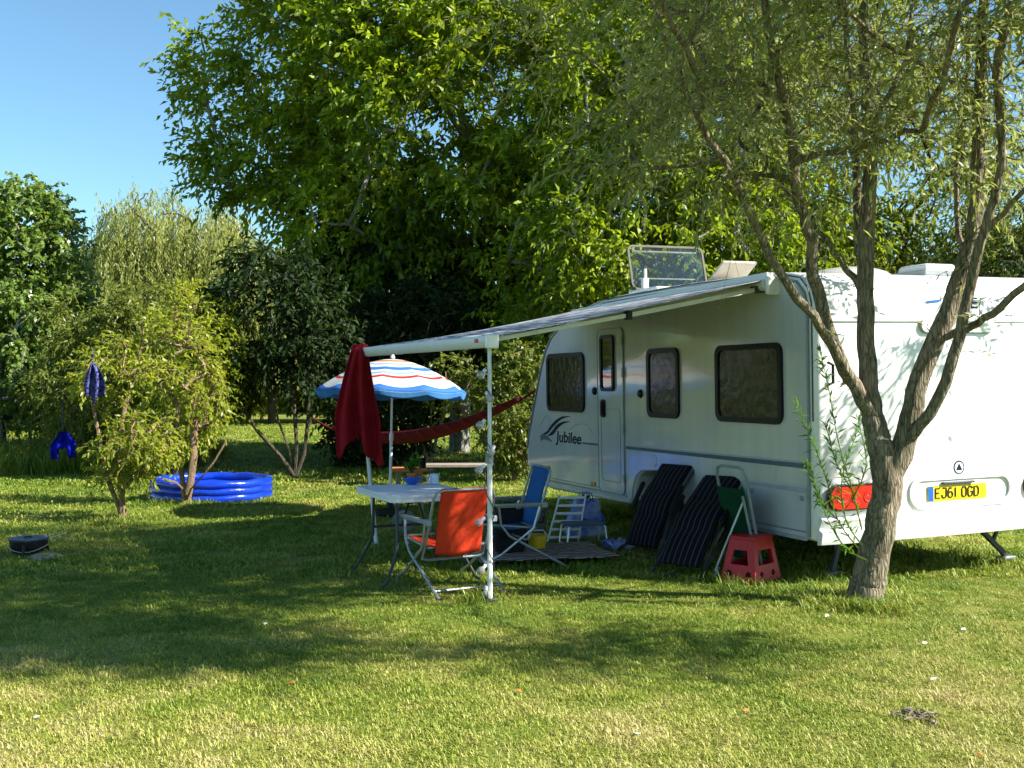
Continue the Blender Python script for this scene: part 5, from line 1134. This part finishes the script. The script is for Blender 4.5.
make_tree('small_leafy_tree', 'small yellow-green tree with low branches left of the pale-trunked one', 'tree', (*b_, 0), None,
          [((.18, 0, .95), (.50, .4, .30), 32), ((-.20, .1, 1.8), (.46, .5, .55), 28), ((.35, .2, 2.0), (.28, .3, .5), 10), ((.05, -.1, .60), (.34, .3, .18), 10)], LM['yellow'], M['palebark'], 17, per=6, tl=.26, nl=10, L=.07, W=.032, r0=.046, lift=.05,
          stems=[[(0, 0, 0), PL(118, 505, 13.2, b_), PL(108, 480, 13.2, b_), PL(100, 440, 13.2, b_), PL(92, 400, 13.2, b_)], [(0, 0, 0), PL(122, 500, 13.2, b_), PL(118, 470, 13.2, b_), PL(122, 420, 13.2, b_), PL(135, 370, 13.2, b_)]], twig_geo=True)
make_tree('olive_shrub', 'tall olive-yellow shrub behind the hanging blue garment', 'shrub', (-7.6, 20.9, 0), None,
          [((0, 0, 1.5), (1.4, 1.0, 1.2), 170), ((.8, .2, 2.5), (1.2, 1.0, 1.1), 120), ((-.4, 0, 2.7), (.8, .8, .7), 50)], LM['olive'], M['barkup'], 18, per=6, tl=.4, nl=11, L=.11, W=.035, r0=.06, stems=[[(0, 0, 0), (0, 0, .8), (.1, 0, 1.8)], [(0, 0, 0), (.5, 0, .8), (.9, 0, 1.8)]], crown='foliage')
make_tree('golden_shrub', 'golden-yellow leaved shrub rising between the two small trees', 'shrub', (-5.75, 18.6, 0), None,
          [((.35, 0, 2.3), (.85, .7, .8), 120), ((.3, 0, 1.3), (.7, .6, .7), 70)], LM['yellow'], M['barkup'], 19, per=6, tl=.34, nl=11, L=.085, W=.035, r0=.05, stems=[[(0, 0, 0), (0, 0, .7), (.2, 0, 1.5)], [(0, 0, 0), (.3, 0, .7), (.5, 0, 1.4)]], crown='foliage')
pop = make_tree('poplar_tree', 'glossy-leaved upright tree at the left edge, in front of the weeping willow', 'tree', (-10.8, 23.2, 0), [(0, 0, 0), (0, 0, 1.5), (.05, 0, 3), (0, 0, 4.6)],
          [((.3, 0, 2.6), (1.7, 1.3, 1.9), 240), ((.4, 0, 4.4), (1.2, 1.0, 1.5), 230), ((1.5, 0, 2.0), (1.2, 1.1, 1.5), 130)], LM['poplar'], M['greybark'], 21, per=6, tl=.42, nl=11, L=.11, W=.085, r0=.12, lift=.3)
copy_tree(pop, (-14.3, 25.5, 0), 2.1, 1.05, 'upright tree cut by the left edge of the photo, behind the first')
# weeping willow
def weeping(name, label, base, lobes, seed, leafm):
    r = np.random.default_rng(seed); t = thing(name, label, 'tree', base); cl = sample_blobs(lobes, r, .75); nodes = [np.array(p, float) for p in ((0, 0, 0), (0, 0, 1.5), (.1, 0, 3), (0, 0, 4.5), (.1, 0, 6))]; par = [-1, 0, 1, 2, 3]
    nodes, par, tips = connect(nodes, par, cl, r, lift=.3); mb = limb_mesh(nodes, par, tips, .17); mb.build('trunk', M['barkup'], t)
    tp = np.array([nodes[i] for i in tips]); K = len(tp)*14; B = np.repeat(tp, 14, axis=0)+r.normal(size=(K, 3))*.34; ln = (1.2+2.0*r.random(K))*np.clip(B[:, 2]/6, .5, 1.1); nl = 26
    u = (np.arange(nl)+.5)/nl; dr = r.normal(size=(K, 2))*.42; arc = np.sin(np.minimum(u*3.2, PI/2))
    C = np.zeros((K, nl, 3)); C[:, :, 0] = B[:, 0:1]+dr[:, 0:1]*arc; C[:, :, 1] = B[:, 1:2]+dr[:, 1:2]*arc; C[:, :, 2] = B[:, 2:3]+.15*np.sin(u*6)*(u < .5)-(ln[:, None]*u)
    C += r.normal(size=C.shape)*.03; C = C.reshape(-1, 3); D = r.normal(size=C.shape)*.35; D[:, 2] -= 1; D /= np.linalg.norm(D, axis=1, keepdims=True); k = C[:, 2] > .2; C, D = C[k], D[k]; n = len(C)
    V, Q = leaf_arrays(C, D, .20*(.7+.6*r.random(n)), .045*(.7+.6*r.random(n)), .15, seed); np_mesh('crown', V, Q, leafm, t); return t
weeping('weeping_willow', 'tall pale weeping willow with hanging curtains of leaves, far left behind the shrubs', (-14.3, 45, 0), [((-.6, 0, 7.9), (1.6, 1.5, 1.8), 60), ((1.9, 0, 7.4), (1.5, 1.4, 1.5), 50), ((.2, 0, 5.4), (3.0, 2.0, 1.8), 90), ((3.6, 0, 5.4), (1.8, 1.5, 1.6), 50)], 31, LM['weep'])
weeping('weeping_willow', 'lower rounded weeping willow right of the tall one, touching the dark shrub', (-9.6, 44, 0), [((0, 0, 5.6), (2.2, 1.6, 1.5), 70), ((.6, 0, 3.6), (2.4, 1.6, 1.4), 60)], 32, LM['weep'])
weeping('weeping_willow', 'low dull weeping willow between the upright left tree and the tall weeping one', (-16.6, 38, 0), [((0, 0, 4.2), (2.6, 1.8, 1.6), 70), ((2.4, 0, 3.3), (2.2, 1.6, 1.4), 60)], 33, LM['weep'])
# distant trees
b1 = make_tree('distant_tree', 'round mid green tree far behind, seen between the dark shrub and the spreading tree', 'tree', (-7.2, 46, 0), [(0, 0, 0), (0, 0, 2), (.1, 0, 4)], [((0, 0, 3.8), (3.0, 2.4, 2.4), 200), ((0, 0, 1.8), (2.6, 2, 1.4), 90)], LM['mid'], M['barkup'], 41, per=6, tl=.8, nl=9, L=.26, W=.14, r0=.25)
b2 = make_tree('distant_tree', 'yellow-green far tree glimpsed under the spreading tree, left of the parasol', 'tree', (-2.6, 48, 0), [(0, 0, 0), (0, 0, 2), (.1, 0, 4)], [((0, 0, 3.6), (3.2, 2.4, 2.2), 200), ((.5, 0, 1.6), (3.0, 2, 1.3), 100)], LM['yellow'], M['barkup'], 42, per=6, tl=.8, nl=9, L=.26, W=.14, r0=.25)
b3 = make_tree('distant_tree', 'dark pointed conifer top far behind the weeping willows', 'tree', (-24.0, 63, 0), [(0, 0, 0), (0, 0, 3), (.1, 0, 6), (0, 0, 9.5)], [((0, 0, 6), (2.2, 2.0, 3.4), 160), ((.9, 0, 8.6), (1.0, 1, 1.2), 50), ((-1.2, 0, 8.2), (.8, .8, 1.0), 40)], LM['pine'], M['barkup'], 43, per=6, tl=.8, nl=9, L=.3, W=.1, r0=.3)
for (o, x, y, rz, sc, lb) in ((b1, -19.5, 40, 1.2, .95, 'mid green round tree behind the left upright trees'), (b2, -12.6, 50, 2.2, .85, 'yellow-green far tree low behind the weeping willows'), (b1, 2.6, 47, 3.0, 1.05, 'round green far tree hidden mostly by the spreading tree'),
                              (b2, 7.5, 44, .7, 1.1, 'yellow-green far tree behind the bright tree and roof hatch'), (b1, 12.6, 41, 4.0, 1.05, 'mid green far tree behind the right end of the caravan roof'), (b2, 17.5, 38, 5.0, 1.15, 'yellow-green far tree at the right edge behind the willow branches'),
                              (b1, -27, 46, 2.5, 1.15, 'mid green far tree cut by the left edge'), (b1, 22.5, 40, 1.9, 1.2, 'mid green far tree at the far right edge'), (b1, -4.9, 60, 5.2, 1.1, 'highest of the far green trees, in the gap left of the spreading tree'),
                              (b2, -17.2, 60, 3.7, 1.05, 'far yellow-green tree seen through the hanging willow curtains')):
    copy_tree(o, (x, y, 0), rz, sc, lb)
# hedge closing the field behind everything (one mass, nobody could count it)
r_ = np.random.default_rng(55); C = []; n = 60000
x = (r_.random(n)*2-1)*52; z = r_.random(n)**1.3; top = 3.2+.9*np.sin(x*.5)+.6*np.sin(x*1.3+1)+.4*np.sin(x*3.1); C = np.stack([x, 66+r_.normal(size=n)*1.0+(x/52)**2*-18, z*top], 1)
D = r_.normal(size=(n, 3)); D[:, 2] -= .3; D /= np.linalg.norm(D, axis=1, keepdims=True); V, Q = leaf_arrays(C, D, .36+.2*r_.random(n), .22+.1*r_.random(n), .2, 6)
tag(np_mesh('far_hedge', V, Q, LM['mid']), 'far hedge closing the field', 'hedge', kind='stuff')
# ------------------------------------------------------------------ light, sky, camera
SAZ, SEL = R(-14.), R(37.)
w = bpy.data.worlds.new('World'); S.world = w; w.use_nodes = True; nt = w.node_tree; nt.nodes.clear()
o_ = nt.nodes.new('ShaderNodeOutputWorld'); bg = nt.nodes.new('ShaderNodeBackground'); sk = nt.nodes.new('ShaderNodeTexSky'); sk.sky_type = 'NISHITA'; sk.sun_disc = False
sk.sun_elevation = SEL; sk.sun_rotation = PI/2-SAZ; sk.air_density = 1.0; sk.dust_density = .15; sk.ozone_density = 3.2; sk.altitude = 100
bg.inputs[1].default_value = .070; tn = nt.nodes.new('ShaderNodeMix'); tn.data_type = 'RGBA'; tn.blend_type = 'MULTIPLY'; tn.inputs[0].default_value = 1.; tn.inputs[7].default_value = (.86, 1.06, 1.04, 1); nt.links.new(sk.outputs[0], tn.inputs[6]); nt.links.new(tn.outputs[2], bg.inputs[0]); nt.links.new(bg.outputs[0], o_.inputs[0])
sl = bpy.data.lights.new('sun', 'SUN'); sl.energy = 5.0; sl.angle = R(.53); sl.color = (1., .945, .86)
so = bpy.data.objects.new('sun', sl); COL.objects.link(so); so.rotation_euler = Vector((-math.cos(SAZ)*math.cos(SEL), -math.sin(SAZ)*math.cos(SEL), -math.sin(SEL))).to_track_quat('-Z', 'Y').to_euler()
cam = bpy.data.cameras.new('camera'); co = bpy.data.objects.new('camera', cam); COL.objects.link(co); co.location = (0, 0, EYE); co.rotation_euler = (PI/2, 0, 0)
cam.sensor_width = 36; cam.lens = 36*F/1024; cam.clip_end = 1000; cam.clip_start = .05; S.camera = co
S.view_settings.view_transform = 'Standard'; S.view_settings.look = 'None'; S.view_settings.gamma = 1; S.view_settings.use_curve_mapping = False; S.view_settings.exposure = 1.45
S.cycles.max_bounces = 7; S.cycles.diffuse_bounces = 3; S.cycles.glossy_bounces = 3; S.cycles.transmission_bounces = 5; S.cycles.transparent_max_bounces = 8; S.cycles.caustics_reflective = False; S.cycles.caustics_refractive = False
S.cycles.use_denoising = True; S.cycles.use_adaptive_sampling = True; S.cycles.adaptive_threshold = .02
